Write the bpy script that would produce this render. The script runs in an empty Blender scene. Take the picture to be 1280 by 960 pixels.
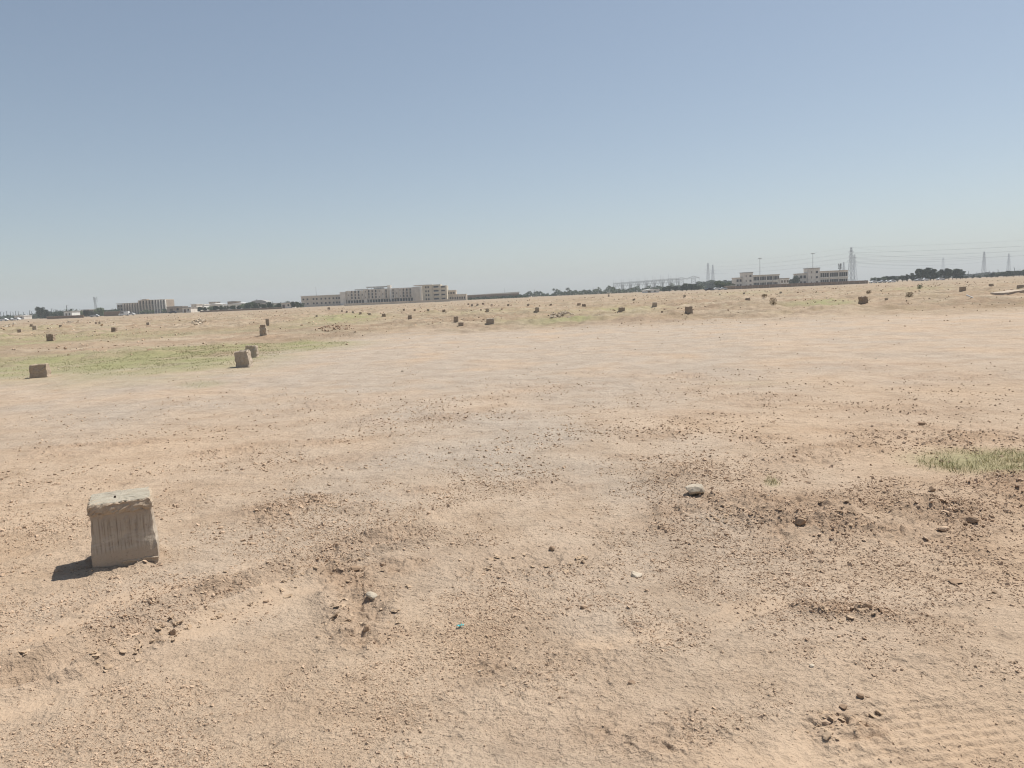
import bpy, bmesh, math, random
import numpy as np
from mathutils import Vector, Matrix

random.seed(7)
RNG = np.random.default_rng(11)
C = bpy.context.scene.collection
SC = bpy.context.scene
rad = math.radians

# ------------------------------------------------------------------ camera
F = 967.0 / 1280.0            # focal length in picture widths
PITCH, ROLL, EYE = rad(6.47), rad(2.48), 1.5
cam_d = bpy.data.cameras.new('camera')
cam = bpy.data.objects.new('camera', cam_d)
C.objects.link(cam)
cam_d.sensor_width = 36.0
cam_d.lens = 36.0 * F
cam_d.clip_start = 0.05
cam_d.clip_end = 20000
CAM_R = (Matrix.Rotation(rad(90) - PITCH, 3, 'X') @ Matrix.Rotation(-ROLL, 3, 'Z'))
cam.matrix_world = Matrix.Translation((0, 0, EYE)) @ CAM_R.to_4x4()
SC.camera = cam


def ray(px, py):
    return CAM_R @ Vector(((px - 640) / 967.0, -(py - 480) / 967.0, -1.0))


def ground_at(px, py, z=0.0):
    d = ray(px, py)
    t = (z - EYE) / d.z
    return d.x * t, d.y * t


def horizon(px):
    return 398.0 - 0.0433 * px


def at_dist(px, Y):
    """point on the ground Y metres ahead, under image column px (at the horizon)"""
    d = ray(px, horizon(px))
    return d.x / d.y * Y


# ------------------------------------------------------------------ noise
PERM = np.arange(256)
np.random.default_rng(3).shuffle(PERM)
PERM = np.concatenate([PERM, PERM])
ANG = np.random.default_rng(4).random(256) * 2 * np.pi
GX, GY = np.cos(ANG), np.sin(ANG)


def perlin(x, y):
    xi = np.floor(x).astype(np.int64); yi = np.floor(y).astype(np.int64)
    xf = x - xi; yf = y - yi
    xi &= 255; yi &= 255
    u = xf * xf * xf * (xf * (xf * 6 - 15) + 10)
    v = yf * yf * yf * (yf * (yf * 6 - 15) + 10)

    def g(ix, iy, fx, fy):
        h = PERM[(PERM[ix & 255] + iy) & 255]
        return GX[h] * fx + GY[h] * fy
    a = g(xi, yi, xf, yf); b = g(xi + 1, yi, xf - 1, yf)
    c = g(xi, yi + 1, xf, yf - 1); d = g(xi + 1, yi + 1, xf - 1, yf - 1)
    return (a + u * (b - a) + v * ((c + u * (d - c)) - (a + u * (b - a)))) * 1.5


def fbm(x, y, size, octaves=3, seed=0, gain=0.5):
    out = np.zeros_like(x); amp = 1.0; f = 1.0 / size
    for o in range(octaves):
        out += amp * perlin(x * f + 17.3 * (seed + o) + 5.1, y * f - 9.7 * (seed + o) + 3.3)
        amp *= gain; f *= 2.03
    return out


def sstep(a, b, x):
    t = np.clip((x - a) / (b - a), 0, 1)
    return t * t * (3 - 2 * t)


def seg_dist(x, y, pts):
    """distance to a polyline, signed offset and length along"""
    best = np.full(x.shape, 1e9); off = np.zeros(x.shape); along = np.zeros(x.shape); L = 0.0
    for (ax, ay), (bx, by) in zip(pts[:-1], pts[1:]):
        dx, dy = bx - ax, by - ay
        l = math.hypot(dx, dy)
        t = np.clip(((x - ax) * dx + (y - ay) * dy) / (l * l), 0, 1)
        ex = x - (ax + t * dx); ey = y - (ay + t * dy)
        d = np.hypot(ex, ey)
        m = d < best
        best = np.where(m, d, best)
        off = np.where(m, (dx * (y - ay) - dy * (x - ax)) / l, off)
        along = np.where(m, L + t * l, along)
        L += l
    return best, off, along, L


def spot(px, py, rx, ry):
    """an ellipse on the ground: centre, unit radial vector, radial and lateral half sizes"""
    x, y = ground_at(px, py)
    x0, y0 = ground_at(px, py - ry); x1, y1 = ground_at(px, py + ry)
    r = math.hypot(x, y)
    return x, y, x / r, y / r, max(0.5 * (math.hypot(x0, y0) - math.hypot(x1, y1)), 0.05), r * rx / 967.0


def spot_mask(x, y, s, edge=0.5):
    cx, cy, ux, uy, a, b = s
    du = (x - cx) * ux + (y - cy) * uy
    dv = (x - cx) * uy - (y - cy) * ux
    q = np.sqrt((du / a) ** 2 + (dv / b) ** 2)
    return 1 - sstep(1 - edge, 1 + edge, q)


RIDGE = [ground_at(*p) for p in ((905, 640), (970, 652), (1050, 648), (1120, 640), (1200, 632), (1300, 622), (1420, 612))]
RIDGE_UP = [ground_at(*p) for p in ((860, 598), (940, 588), (1030, 572), (1120, 552), (1230, 548), (1340, 540))]
RUT_LEFT = [ground_at(*p) for p in ((-60, 872), (60, 838), (150, 795), (240, 757), (330, 728), (430, 690), (520, 668))]
RUT_MID = [ground_at(*p) for p in ((395, 690), (430, 722), (450, 752), (458, 790))]
TYRE = [ground_at(*p) for p in ((880, 968), (980, 944), (1090, 925), (1190, 912), (1320, 900))]
TYRE_MID = [ground_at(*p) for p in ((780, 800), (830, 782), (880, 768), (960, 748))]
ROUGH = [(spot(*s), w) for s, w in (
    ((365, 640, 60, 16), .8), ((450, 638, 25, 8), .7), ((500, 705, 45, 12), .9), ((440, 740, 40, 30), .7), ((1060, 762, 55, 9), 1.0),
    ((862, 592, 35, 7), .9), ((1050, 912, 50, 26), 1.0), ((600, 828, 36, 16), .7), ((1150, 545, 90, 16), .8), ((1050, 565, 60, 12), .7),
    ((640, 700, 110, 18), .5), ((770, 655, 70, 10), .5), ((330, 560, 90, 8), .6), ((530, 522, 70, 7), .6), ((520, 617, 40, 6), .6),
    ((810, 546, 60, 7), .5), ((120, 558, 60, 8), .6), ((960, 500, 60, 8), .5), ((1130, 510, 80, 9), .5), ((1180, 660, 90, 24), .7),
    ((1000, 672, 80, 26), .65), ((285, 745, 45, 10), .7), ((120, 760, 30, 10), .6), ((160, 815, 60, 22), .6), ((300, 730, 60, 14), .7),
    ((950, 548, 50, 8), .6), ((840, 660, 50, 10), .5), ((830, 780, 60, 14), .5), ((470, 860, 160, 26), .35), ((800, 900, 130, 36), .5), ((790, 850, 190, 75), .26), ((1130, 850, 150, 60), .18),
    ((850, 470, 90, 6), .4), ((1060, 455, 90, 6), .4), ((700, 485, 90, 6), .35), ((420, 505, 60, 6), .45), ((800, 575, 40, 6), .5),
    ((1200, 470, 90, 6), .45), ((400, 580, 80, 8), .45), ((690, 610, 70, 9), .4), ((880, 520, 60, 7), .45))]
GREEN = [(spot(*s), w) for s, w in (
    ((60, 455, 120, 12), .75), ((190, 449, 90, 14), 1.0), ((330, 435, 100, 6.5), .75), ((270, 443, 70, 12), .7), ((60, 423, 110, 5), .5),
    ((170, 420, 60, 4), .35), ((430, 397, 42, 4.5), .7), ((700, 401, 60, 3.5), .6), ((770, 388, 60, 4), .35), ((1030, 380, 34, 3), .7),
    ((1258, 584, 74, 15), .9), ((1140, 361, 26, 2.5), .4), ((252, 481, 26, 4), .3), ((965, 611, 8, 5), .35), ((20, 412, 60, 3), .35),
    ((930, 366, 40, 2), .3), ((600, 390, 60, 2.5), .25), ((320, 411, 90, 3), .25), ((940, 479, 40, 3), .1))]


PATHS = [([ground_at(*p) for p in q], w) for q, w in (
    (((-40, 905), (70, 862), (160, 822), (250, 785), (340, 752), (420, 722)), .16),
    (((-40, 830), (60, 795), (160, 752), (260, 722), (380, 690)), .12),
    (((860, 985), (960, 955), (1090, 928), (1190, 912), (1340, 896)), .22),
    (((760, 800), (830, 782), (900, 766), (960, 752)), .08))]


def smooth_tracks(x, y):
    m = np.zeros_like(x)
    for pts, w in PATHS:
        d, o, a, L = seg_dist(x, y, pts)
        m = np.maximum(m, .62 * (1 - sstep(w * .35, w * 1.3, d + .10 * fbm(x, y, .3, 3, 84))) * np.clip(.6 + 1.0 * fbm(x, y, .5, 3, 83), 0, 1))
    return m


def lot_edge(x, y, r):
    az = np.arctan2(x, y)
    thr = 33 - 9 * sstep(-.08, -.45, az) + 3 * sstep(.3, .6, az)
    return sstep(-2, 8, r - thr + fbm(x, y, 9, 2, 40) * 4)


_fl, _fr = ground_at(118, 719), ground_at(198.5, 705)
BLOCK_X = (_fl[0] + _fr[0]) / 2 - math.sin(rad(25)) * .335 / 2
BLOCK_Y = (_fl[1] + _fr[1]) / 2 + math.cos(rad(25)) * .335 / 2


def crumble(x, y):
    """where the soil is broken up"""
    m = np.zeros_like(x)
    for s, w in ROUGH:
        m = np.maximum(m, w * spot_mask(x, y, s, .6))
    d, o, a, L = seg_dist(x, y, RIDGE)
    m = np.maximum(m, 1.2 * (1 - sstep(.15, .75, d)))
    d, o, a, L = seg_dist(x, y, RIDGE_UP)
    m = np.maximum(m, .6 * (1 - sstep(.1, .5, d)))
    d, o, a, L = seg_dist(x, y, RUT_LEFT)
    m = np.maximum(m, .6 * (1 - sstep(.03, .16, np.abs(d - .1))))
    d, o, a, L = seg_dist(x, y, RUT_MID)
    m = np.maximum(m, .8 * (1 - sstep(.04, .25, d)))
    n = fbm(x, y, .55, 3, 60)
    return np.clip(m * (.65 + .9 * n), 0, 1)


def height(x, y, detail=True):
    x = np.asarray(x, float); y = np.asarray(y, float)
    r = np.hypot(x, y)
    far = lot_edge(x, y, r)
    z = .035 * fbm(x, y, 6, 2, 1) * (1 - .5 * far)
    m = fbm(x, y, 8.5, 4, 5, .55)
    z += far * (1 - .5 * sstep(-.08, -.2, np.arctan2(x, y)) * (1 - sstep(50, 80, r))) * (.20 * np.maximum(m, -.12) + .19 * np.maximum(fbm(x, y, 2.2, 4, 9, .6), -.08) + .07 * fbm(x, y, .9, 2, 12)) * (1 - .75 * sstep(90, 420, r))
    near = r < 14
    if np.any(near):
        xs, ys, rs = x[near], y[near], r[near]
        zz = np.zeros_like(xs)
        c = crumble(xs, ys)
        d, o, a, L = seg_dist(xs, ys, RIDGE)
        zz += .085 * np.exp(-(d / .34) ** 2) * (.75 + .5 * fbm(xs, ys, .5, 2, 70))
        zz += .05 * (1 - sstep(-.7, .25, -o)) * (1 - sstep(.3, 2.0, d)) * sstep(.6, 1.3, xs)
        d, o, a, L = seg_dist(xs, ys, RIDGE_UP)
        zz += .05 * np.exp(-(d / .35) ** 2) * (.7 + .6 * fbm(xs, ys, .6, 2, 72))
        d, o, a, L = seg_dist(xs, ys, RUT_LEFT)
        zz += 1.7 * (-.022 * np.exp(-(d / .10) ** 2) + .024 * np.exp(-((np.abs(o) - .16) / .045) ** 2) * (1 - sstep(.2, .35, d))) * (.5 + .8 * np.clip(.5 + fbm(xs, ys, .4, 2, 74), 0, 1))
        d, o, a, L = seg_dist(xs, ys, RUT_MID)
        zz += (-.02 * np.exp(-(d / .10) ** 2) + .016 * np.exp(-((np.abs(o) - .16) / .07) ** 2) * (1 - sstep(.16, .30, d))) * np.clip(.4 + 1.8 * fbm(xs, ys, .3, 2, 76), 0, 1.2)
        for line, amp in ((TYRE, .0048), (TYRE_MID, .0036)):
            d, o, a, L = seg_dist(xs, ys, line)
            band = (1 - sstep(.19, .23, d)) * sstep(0, .15, a) * (1 - sstep(L - .3, L, a))
            zz *= 1 - .6 * band
            zz += band * (-1.6 * amp + amp * .8 * np.cos((o + .006 * fbm(xs, ys, .9, 2, 77)) * 2 * np.pi / .046) * np.clip(.65 + 1.2 * fbm(xs, ys, .8, 2, 78), .1, 1))
        smooth = .45 + .55 * np.clip(.5 + 1.2 * fbm(xs, ys, .9, 2, 80), 0, 1)
        zz += .010 * fbm(xs, ys, .45, 3, 20) * smooth
        zz += c * .011 * sstep(-.06, .06, fbm(xs, ys, .19, 3, 26)) + np.clip(c * 1.5, 0, 1) * .010 * sstep(-.04, .04, fbm(xs, ys, .085, 2, 27))
        zz += c * (.018 * fbm(xs, ys, .24, 3, 24) + .024 * np.abs(fbm(xs, ys, .085, 2, 28)))
        if detail:
            k1 = 1 - sstep(7, 13, rs)
            zz += k1 * (.0045 * smooth + .010 * c) * np.maximum(fbm(xs, ys, .055, 2, 30), -.1)
            k2 = 1 - sstep(4, 7.5, rs)
            zz += k2 * (.0030 * smooth + .005 * c) * np.maximum(fbm(xs, ys, .022, 2, 34), -.2)
        z[near] += zz
    bq = (np.abs(x - BLOCK_X) < 1) & (np.abs(y - BLOCK_Y) < 1)
    if np.any(bq):
        xs, ys = x[bq], y[bq]; ca, sa = math.cos(rad(25)), math.sin(rad(25))
        e = np.maximum(np.abs((xs - BLOCK_X) * ca + (ys - BLOCK_Y) * sa), np.abs(-(xs - BLOCK_X) * sa + (ys - BLOCK_Y) * ca)) - .165
        z[bq] += .028 * np.exp(-(np.maximum(e, 0) / .07) ** 2) * np.clip(.35 + 1.6 * fbm(xs, ys, .12, 3, 97), 0, 1.3)
    mid = (r >= 5) & (r < 60)
    if np.any(mid):
        z[mid] += .013 * fbm(x[mid], y[mid], .7, 3, 90) * sstep(5, 14, r[mid]) + .02 * np.maximum(fbm(x[mid], y[mid], 2.6, 3, 93), 0) * sstep(5, 12, r[mid])
    return z


def ground_hit(px, py):
    """where the line of sight through a pixel first meets the uneven ground"""
    d = ray(px, py)
    if d.z >= -1e-4: return ground_at(px, py)
    t0 = EYE / -d.z / d.y
    ts = np.concatenate([np.linspace(.55, 1.12, 700)]) * t0 * 1.0
    dy = d.y
    xs, ys, zs = d.x * ts * dy, d.y * ts * dy, EYE + d.z * ts * dy
    below = np.nonzero(zs <= height(xs, ys, False))[0]
    if len(below) == 0: return ground_at(px, py)
    i = below[0]
    return float(xs[i]), float(ys[i])


def h1(x, y):
    return float(height(np.array([x]), np.array([y]), False)[0])


# ------------------------------------------------------------------ materials
class NT:
    def __init__(s, name):
        s.m = bpy.data.materials.new(name); s.m.use_nodes = True
        s.n = s.m.node_tree.nodes; s.l = s.m.node_tree.links
        s.b = s.n['Principled BSDF']
        s.b.inputs['Specular IOR Level'].default_value = .15
        s.b.inputs['Roughness'].default_value = .9
        s.co = s.n.new('ShaderNodeTexCoord')

    def noise(s, scale, detail=4, rough=.55, coord='Object', dist=0, vec=None):
        t = s.n.new('ShaderNodeTexNoise')
        t.inputs['Scale'].default_value = scale; t.inputs['Detail'].default_value = detail
        t.inputs['Roughness'].default_value = rough; t.inputs['Distortion'].default_value = dist
        s.l.new(vec if vec is not None else s.co.outputs[coord], t.inputs['Vector'])
        return t.outputs['Fac']

    def ramp(s, fac, stops):
        r = s.n.new('ShaderNodeValToRGB')
        e = r.color_ramp.elements
        while len(e) < len(stops): e.new(.5)
        for q, (p, c) in zip(e, stops):
            q.position = p
            q.color = (*c, 1) if isinstance(c, tuple) else (c, c, c, 1)
        s.l.new(fac, r.inputs['Fac'])
        return r.outputs['Color']

    def mix(s, a, b, fac, mode='MIX'):
        m = s.n.new('ShaderNodeMix'); m.data_type = 'RGBA'; m.blend_type = mode
        for v, k in ((fac, 0), (a, 6), (b, 7)):
            if isinstance(v, (int, float)): m.inputs[k].default_value = v
            elif isinstance(v, tuple): m.inputs[k].default_value = (*v, 1)
            else: s.l.new(v, m.inputs[k])
        return m.outputs[2]

    def math(s, op, a, b=0.0):
        m = s.n.new('ShaderNodeMath'); m.operation = op
        for v, k in ((a, 0), (b, 1)):
            if isinstance(v, (int, float)): m.inputs[k].default_value = v
            else: s.l.new(v, m.inputs[k])
        return m.outputs[0]

    def bump(s, h, strength, dist, prev=None, soft=None):
        b = s.n.new('ShaderNodeBump')
        b.inputs['Strength'].default_value = strength; b.inputs['Distance'].default_value = dist
        s.l.new(h, b.inputs['Height'])
        if soft is not None: s.l.new(s.math('MULTIPLY', soft, strength), b.inputs['Strength'])
        if prev is not None: s.l.new(prev, b.inputs['Normal'])
        return b.outputs['Normal']

    def done(s, col, normal=None, rough=.9, metal=0.0):
        if isinstance(col, tuple): s.b.inputs['Base Color'].default_value = (*col, 1)
        else: s.l.new(col, s.b.inputs['Base Color'])
        if normal is not None: s.l.new(normal, s.b.inputs['Normal'])
        s.b.inputs['Roughness'].default_value = rough; s.b.inputs['Metallic'].default_value = metal
        return s.m


def simple(name, col, var=.2, scale=1.0, rough=.85, metal=0.0):
    t = NT(name)
    n = t.noise(scale, 4)
    lo = tuple(c * (1 - var) for c in col); hi = tuple(min(c * (1 + var), .95) for c in col)
    return t.done(t.ramp(n, [(.3, lo), (.7, hi)]), None, rough, metal)


def soil_material():
    t = NT('soil')
    at = t.n.new('ShaderNodeVertexColor'); at.layer_name = 'soil_mask'
    sep = t.n.new('ShaderNodeSeparateColor'); t.l.new(at.outputs['Color'], sep.inputs[0])
    gr, grey, brk = sep.outputs[0], sep.outputs[1], sep.outputs[2]
    far = at.outputs['Alpha']
    big = t.noise(.16, 5, .6)
    med = t.noise(1.7, 7, .66, dist=.3)
    c = t.mix((.452, .330, .226), (.496, .372, .266), t.ramp(big, [(.38, 0.0), (.62, 1.0)]))
    c = t.mix(c, (.385, .270, .178), t.ramp(med, [(.32, .9), (.54, 0.0)]))
    c = t.mix(c, t.mix((.356, .288, .224), (.414, .344, .276), t.ramp(med, [(.36, 0.0), (.6, 1.0)])), grey)
    fc = t.mix((.205, .158, .106), (.388, .312, .226), t.ramp(t.mix(t.noise(.09, 5, .65), t.noise(.45, 9, .78), .6), [(.43, 0.0), (.57, 1.0)]))
    fc = t.mix(fc, (.275, .240, .142), t.ramp(t.noise(.13, 7, .7), [(.50, 0.0), (.66, .55)]))
    c = t.mix(c, fc, t.math('MULTIPLY', far, .9))
    c = t.mix(c, (.335, .225, .148), t.math('MULTIPLY', brk, .7))
    patch = t.ramp(t.noise(2.6, 6, .7, dist=.5), [(.40, 0.0), (.60, 1.0)])
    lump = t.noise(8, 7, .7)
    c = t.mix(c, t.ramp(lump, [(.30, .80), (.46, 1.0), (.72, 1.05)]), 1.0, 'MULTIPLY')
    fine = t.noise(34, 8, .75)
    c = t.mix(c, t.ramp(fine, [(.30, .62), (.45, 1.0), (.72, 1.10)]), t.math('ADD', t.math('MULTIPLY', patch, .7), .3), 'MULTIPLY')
    ta = t.n.new('ShaderNodeAttribute'); ta.attribute_name = 'track'
    rest = t.math('SUBTRACT', 1.0, t.math('MULTIPLY', ta.outputs['Fac'], .95))
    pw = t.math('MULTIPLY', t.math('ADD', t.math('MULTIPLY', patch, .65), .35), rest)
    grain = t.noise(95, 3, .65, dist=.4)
    c = t.mix(c, t.ramp(grain, [(.31, .40), (.38, 1.0), (.63, 1.0), (.72, 1.30)]), pw, 'MULTIPLY')  # dark specks paint the shaded sides of small clods, plus darker soil grains
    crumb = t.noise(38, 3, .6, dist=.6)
    c = t.mix(c, t.ramp(crumb, [(.29, .45), (.36, 1.0), (.66, 1.0), (.74, 1.22)]), pw, 'MULTIPLY')  # coarser specks: clod shade put into the colour, mixed with darker crumbs
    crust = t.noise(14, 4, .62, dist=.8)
    c = t.mix(c, t.ramp(crust, [(.30, .55), (.38, 1.0), (.68, 1.0), (.76, 1.12)]), t.math('MULTIPLY', pw, .85), 'MULTIPLY')  # largest specks, again clod shade painted in along with darker soil
    c = t.mix(c, t.mix((.375, .270, .182), (.455, .335, .232), t.ramp(t.noise(.45, 3), [(.42, 0.0), (.58, 1.0)])), t.math('MULTIPLY', ta.outputs['Fac'], .6))
    patchy = t.noise(.9, 6, .7)
    g = t.math('MULTIPLY', gr, t.ramp(patchy, [(.28, .62), (.6, 1.0)]))
    c = t.mix(c, t.mix((.225, .232, .112), (.315, .288, .155), t.noise(5, 4)), g)
    n = t.bump(med, .55, .16, None, rest)
    n = t.bump(lump, .6, .06, n, rest)
    n = t.bump(fine, .35, .022, n, rest)
    n = t.bump(crumb, .6, .022, n, rest)
    n = t.bump(grain, .5, .010, n)
    return t.done(c, n, .95)


def clod_material(name, lo, hi):
    t = NT(name)
    c = t.ramp(t.noise(14, 5, .6), [(.3, lo), (.7, hi)])
    return t.done(c, t.bump(t.noise(120, 4), .4, .004), .95)


M = {}
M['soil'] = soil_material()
M['clod'] = clod_material('clod_soil', (.40, .288, .198), (.53, .395, .285))
M['dark_clod'] = clod_material('dark_clod_soil', (.25, .170, .115), (.37, .265, .18))
M['crust'] = clod_material('dried_crust', (.33, .235, .155), (.50, .38, .27))
M['stone'] = clod_material('pale_stone', (.44, .37, .28), (.58, .50, .40))
M['white_stone'] = clod_material('white_stone', (.35, .29, .22), (.50, .44, .35))
M['rubble'] = clod_material('rubble_stone', (.42, .34, .25), (.58, .49, .38))


def grass_material():
    t = NT('grass_blades')
    oi = t.noise(3.0, 3)
    c = t.ramp(oi, [(.32, (.24, .25, .115)), (.48, (.34, .325, .17)), (.60, (.52, .45, .28))])
    return t.done(c, None, .8)


M['grass'] = grass_material()
M['leaf'] = simple('dark_leaves', (.050, .068, .030), .45, .8, .7)
M['leaf_pale'] = simple('mid_leaves', (.075, .098, .038), .45, .8, .7)
M['bark'] = simple('bark', (.11, .08, .055), .3, 3)
M['dry_twig'] = simple('dry_twigs', (.20, .145, .085), .3, 5)


def block_front_material():
    t = NT('cast_concrete')
    mp = t.n.new('ShaderNodeMapping'); t.l.new(t.co.outputs['Object'], mp.inputs['Vector'])
    mp.inputs['Scale'].default_value = (1, .3, .010)
    streak = t.noise(95, 4, .7, vec=mp.outputs[0])
    mp2 = t.n.new('ShaderNodeMapping'); t.l.new(t.co.outputs['Object'], mp2.inputs['Vector'])
    mp2.inputs['Scale'].default_value = (.25, .25, 1)
    sm = t.noise(16, 5, .65, vec=mp2.outputs[0], dist=.6)
    sx = t.n.new('ShaderNodeSeparateXYZ'); t.l.new(t.co.outputs['Object'], sx.inputs[0])
    z = sx.outputs['Z']
    mid = t.math('MULTIPLY', t.ramp(z, [(.12, 0.0), (.15, 1.0), (.30, 1.0), (.34, 0.0)]), 1.0)
    c = t.mix((.40, .32, .245), (.48, .40, .315), t.noise(9, 6, .6))
    c = t.mix(c, t.ramp(streak, [(.36, (.27, .215, .165)), (.45, (.42, .35, .275)), (.66, (.50, .425, .34))]), mid)
    smear = t.math('MULTIPLY', t.ramp(z, [(.13, 0.0), (.175, 1.0), (.215, .7), (.26, 0.0)]), t.ramp(sm, [(.42, 0.0), (.6, .75)]))
    c = t.mix(c, (.56, .49, .40), smear)
    n = t.bump(streak, .5, .01)
    c = t.mix(c, t.ramp(t.noise(45, 7, .75), [(.33, .6), (.43, 1.0), (.7, 1.08)]), .7, 'MULTIPLY')
    n = t.bump(t.noise(60, 6, .75), .8, .012, n)
    return t.done(c, n, .92)


def rough_concrete(name, lo, hi, scale=10):
    t = NT(name)
    c = t.ramp(t.noise(scale, 7, .65), [(.3, lo), (.68, hi)])
    c = t.mix(c, t.ramp(t.noise(scale * 9, 4), [(.3, .72), (.5, 1.0)]), .7, 'MULTIPLY')
    return t.done(c, t.bump(t.noise(scale * 6, 6, .7), .6, .012), .93)


M['block_body'] = block_front_material()
M['block_cap'] = rough_concrete('mortar_cap', (.38, .29, .21), (.50, .41, .31), 12)
M['block_top'] = rough_concrete('pale_mortar', (.31, .27, .21), (.43, .39, .315), 14)
M['block'] = rough_concrete('weathered_concrete', (.33, .25, .185), (.46, .375, .29), 9)
M['block_grey'] = rough_concrete('grey_concrete', (.38, .31, .24), (.50, .42, .335), 9)
M['block_pale'] = rough_concrete('dusty_concrete', (.42, .345, .26), (.54, .455, .355), 7)
M['block_dark'] = rough_concrete('stained_concrete', (.26, .195, .145), (.40, .32, .245), 5)
M['steel_dark'] = simple('rusty_steel', (.07, .05, .04), .3, 20, .7)


def facade(name, col, scale=.35):
    t = NT(name)
    lo = tuple(c * .84 for c in col); hi = tuple(c * 1.1 for c in col)
    c = t.ramp(t.noise(scale, 6, .6), [(.3, lo), (.7, hi)])
    mp = t.n.new('ShaderNodeMapping'); t.l.new(t.co.outputs['Object'], mp.inputs['Vector'])
    mp.inputs['Scale'].default_value = (1.5, 1.5, .12)
    c = t.mix(c, t.ramp(t.noise(1.2, 5, .6, vec=mp.outputs[0]), [(.32, .80), (.55, 1.0)]), .8, 'MULTIPLY')
    return t.done(c, None, .9)


M['wall_brown'] = facade('brown_render', (.36, .29, .225))
M['wall_tan'] = facade('tan_render', (.60, .52, .42))
M['wall_cream'] = facade('cream_render', (.60, .53, .41))
M['wall_grey'] = facade('grey_cement_render', (.70, .645, .57))
M['wall_pale'] = facade('pale_render', (.78, .74, .66))
M['brick'] = facade('dusty_brick', (.27, .19, .135), .8)
M['white'] = facade('white_paint', (.78, .77, .73))
M['roof_grey'] = facade('grey_roofing', (.34, .33, .31))
M['glass'] = simple('dark_window_glass', (.03, .03, .03), .3, .5, .35)
M['shade_brown'] = simple('brown_recess_panel', (.13, .095, .07), .25, .5, .6)
M['galv'] = simple('galvanised_steel', (.33, .34, .35), .15, 1, .5, .3)
M['pole'] = simple('painted_pole', (.12, .12, .12), .2, 1, .5)
M['car_white'] = simple('white_car_paint', (.78, .78, .77), .04, .5, .3)
M['car_dark'] = simple('dark_car_paint', (.05, .05, .055), .2, .5, .3)
M['car_silver'] = simple('silver_car_paint', (.48, .49, .50), .06, .5, .3)
M['rubber'] = simple('tyre_rubber', (.03, .03, .03), .2, 5, .8)
M['teal'] = simple('teal_plastic', (.06, .42, .44), .2, 30, .4)
M['plastic_white'] = simple('white_plastic', (.80, .79, .76), .06, 6, .5)
M['lamp'] = simple('lamp_housing', (.42, .42, .42), .1, 4, .5)
M['wire'] = simple('conductor', (.20, .21, .22), .1, 1, .5)


# ------------------------------------------------------------------ object helpers
def tag(o, label=None, cat=None, group=None, kind=None):
    for k, v in (('label', label), ('category', cat), ('group', group), ('kind', kind)):
        if v: o[k] = v
    return o


def empty(name, loc, rz=0.0, label=None, cat=None, group=None):
    o = bpy.data.objects.new(name, None); C.objects.link(o)
    o.empty_display_size = .3
    o.location = loc; o.rotation_euler = (0, 0, rz)
    return tag(o, label, cat, group)


def link_mesh(name, me, mat, parent=None, loc=None):
    o = bpy.data.objects.new(name, me); C.objects.link(o)
    for m in (mat if isinstance(mat, list) else [mat]):
        if m is not None and len(me.materials) < (len(mat) if isinstance(mat, list) else 1): me.materials.append(m)
    if parent is not None: o.parent = parent
    if loc is not None: o.location = loc
    return o


class MB:
    def __init__(s): s.v = []; s.f = []

    def box(s, x0, x1, y0, y1, z0, z1):
        b = len(s.v)
        s.v += [(x0, y0, z0), (x1, y0, z0), (x1, y1, z0), (x0, y1, z0), (x0, y0, z1), (x1, y0, z1), (x1, y1, z1), (x0, y1, z1)]
        s.f += [tuple(b + i for i in q) for q in ((0, 3, 2, 1), (4, 5, 6, 7), (0, 1, 5, 4), (1, 2, 6, 5), (2, 3, 7, 6), (3, 0, 4, 7))]
        return s

    def prism(s, poly, y0, y1):
        """polygon in x,z pushed from y0 to y1"""
        b = len(s.v); n = len(poly)
        s.v += [(x, y0, z) for x, z in poly] + [(x, y1, z) for x, z in poly]
        s.f.append(tuple(range(b, b + n))); s.f.append(tuple(range(b + 2 * n - 1, b + n - 1, -1)))
        for i in range(n):
            j = (i + 1) % n
            s.f.append((b + j, b + i, b + n + i, b + n + j))
        return s

    def bar(s, p, q, r, r2=None, n=4):
        p = Vector(p); q = Vector(q); d = q - p
        if d.length < 1e-6: return s
        d.normalize()
        up = Vector((0, 0, 1)) if abs(d.z) < .9 else Vector((1, 0, 0))
        a = d.cross(up).normalized(); e = d.cross(a)
        r2 = r if r2 is None else r2
        b = len(s.v)
        for c, w in ((p, r), (q, r2)):
            for k in range(n):
                t = 2 * math.pi * (k + .5) / n
                s.v.append(tuple(c + a * math.cos(t) * w + e * math.sin(t) * w))
        for k in range(n):
            j = (k + 1) % n
            s.f.append((b + k, b + j, b + n + j, b + n + k))
        s.f.append(tuple(b + k for k in range(n - 1, -1, -1))); s.f.append(tuple(b + n + k for k in range(n)))
        return s

    def mesh(s, name):
        me = bpy.data.meshes.new(name); me.from_pydata(s.v, [], s.f)
        bm = bmesh.new(); bm.from_mesh(me); bmesh.ops.recalc_face_normals(bm, faces=bm.faces); bm.to_mesh(me); bm.free()
        return me

    def build(s, name, mat, parent=None, loc=None):
        return link_mesh(name, s.mesh(name), mat, parent, loc)


def np_mesh(name, verts, faces, mat=None, smooth=False):
    """verts (n,3), faces (m,k) of one size"""
    me = bpy.data.meshes.new(name)
    n, (m, k) = len(verts), faces.shape
    me.vertices.add(n); me.vertices.foreach_set('co', np.asarray(verts, np.float32).ravel())
    me.loops.add(m * k); me.loops.foreach_set('vertex_index', faces.astype(np.int32).ravel())
    me.polygons.add(m)
    me.polygons.foreach_set('loop_start', np.arange(0, m * k, k, dtype=np.int32))
    me.polygons.foreach_set('loop_total', np.full(m, k, np.int32))
    me.polygons.foreach_set('use_smooth', np.full(m, smooth, bool))
    me.update(calc_edges=True)
    if mat: me.materials.append(mat)
    return me


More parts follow.
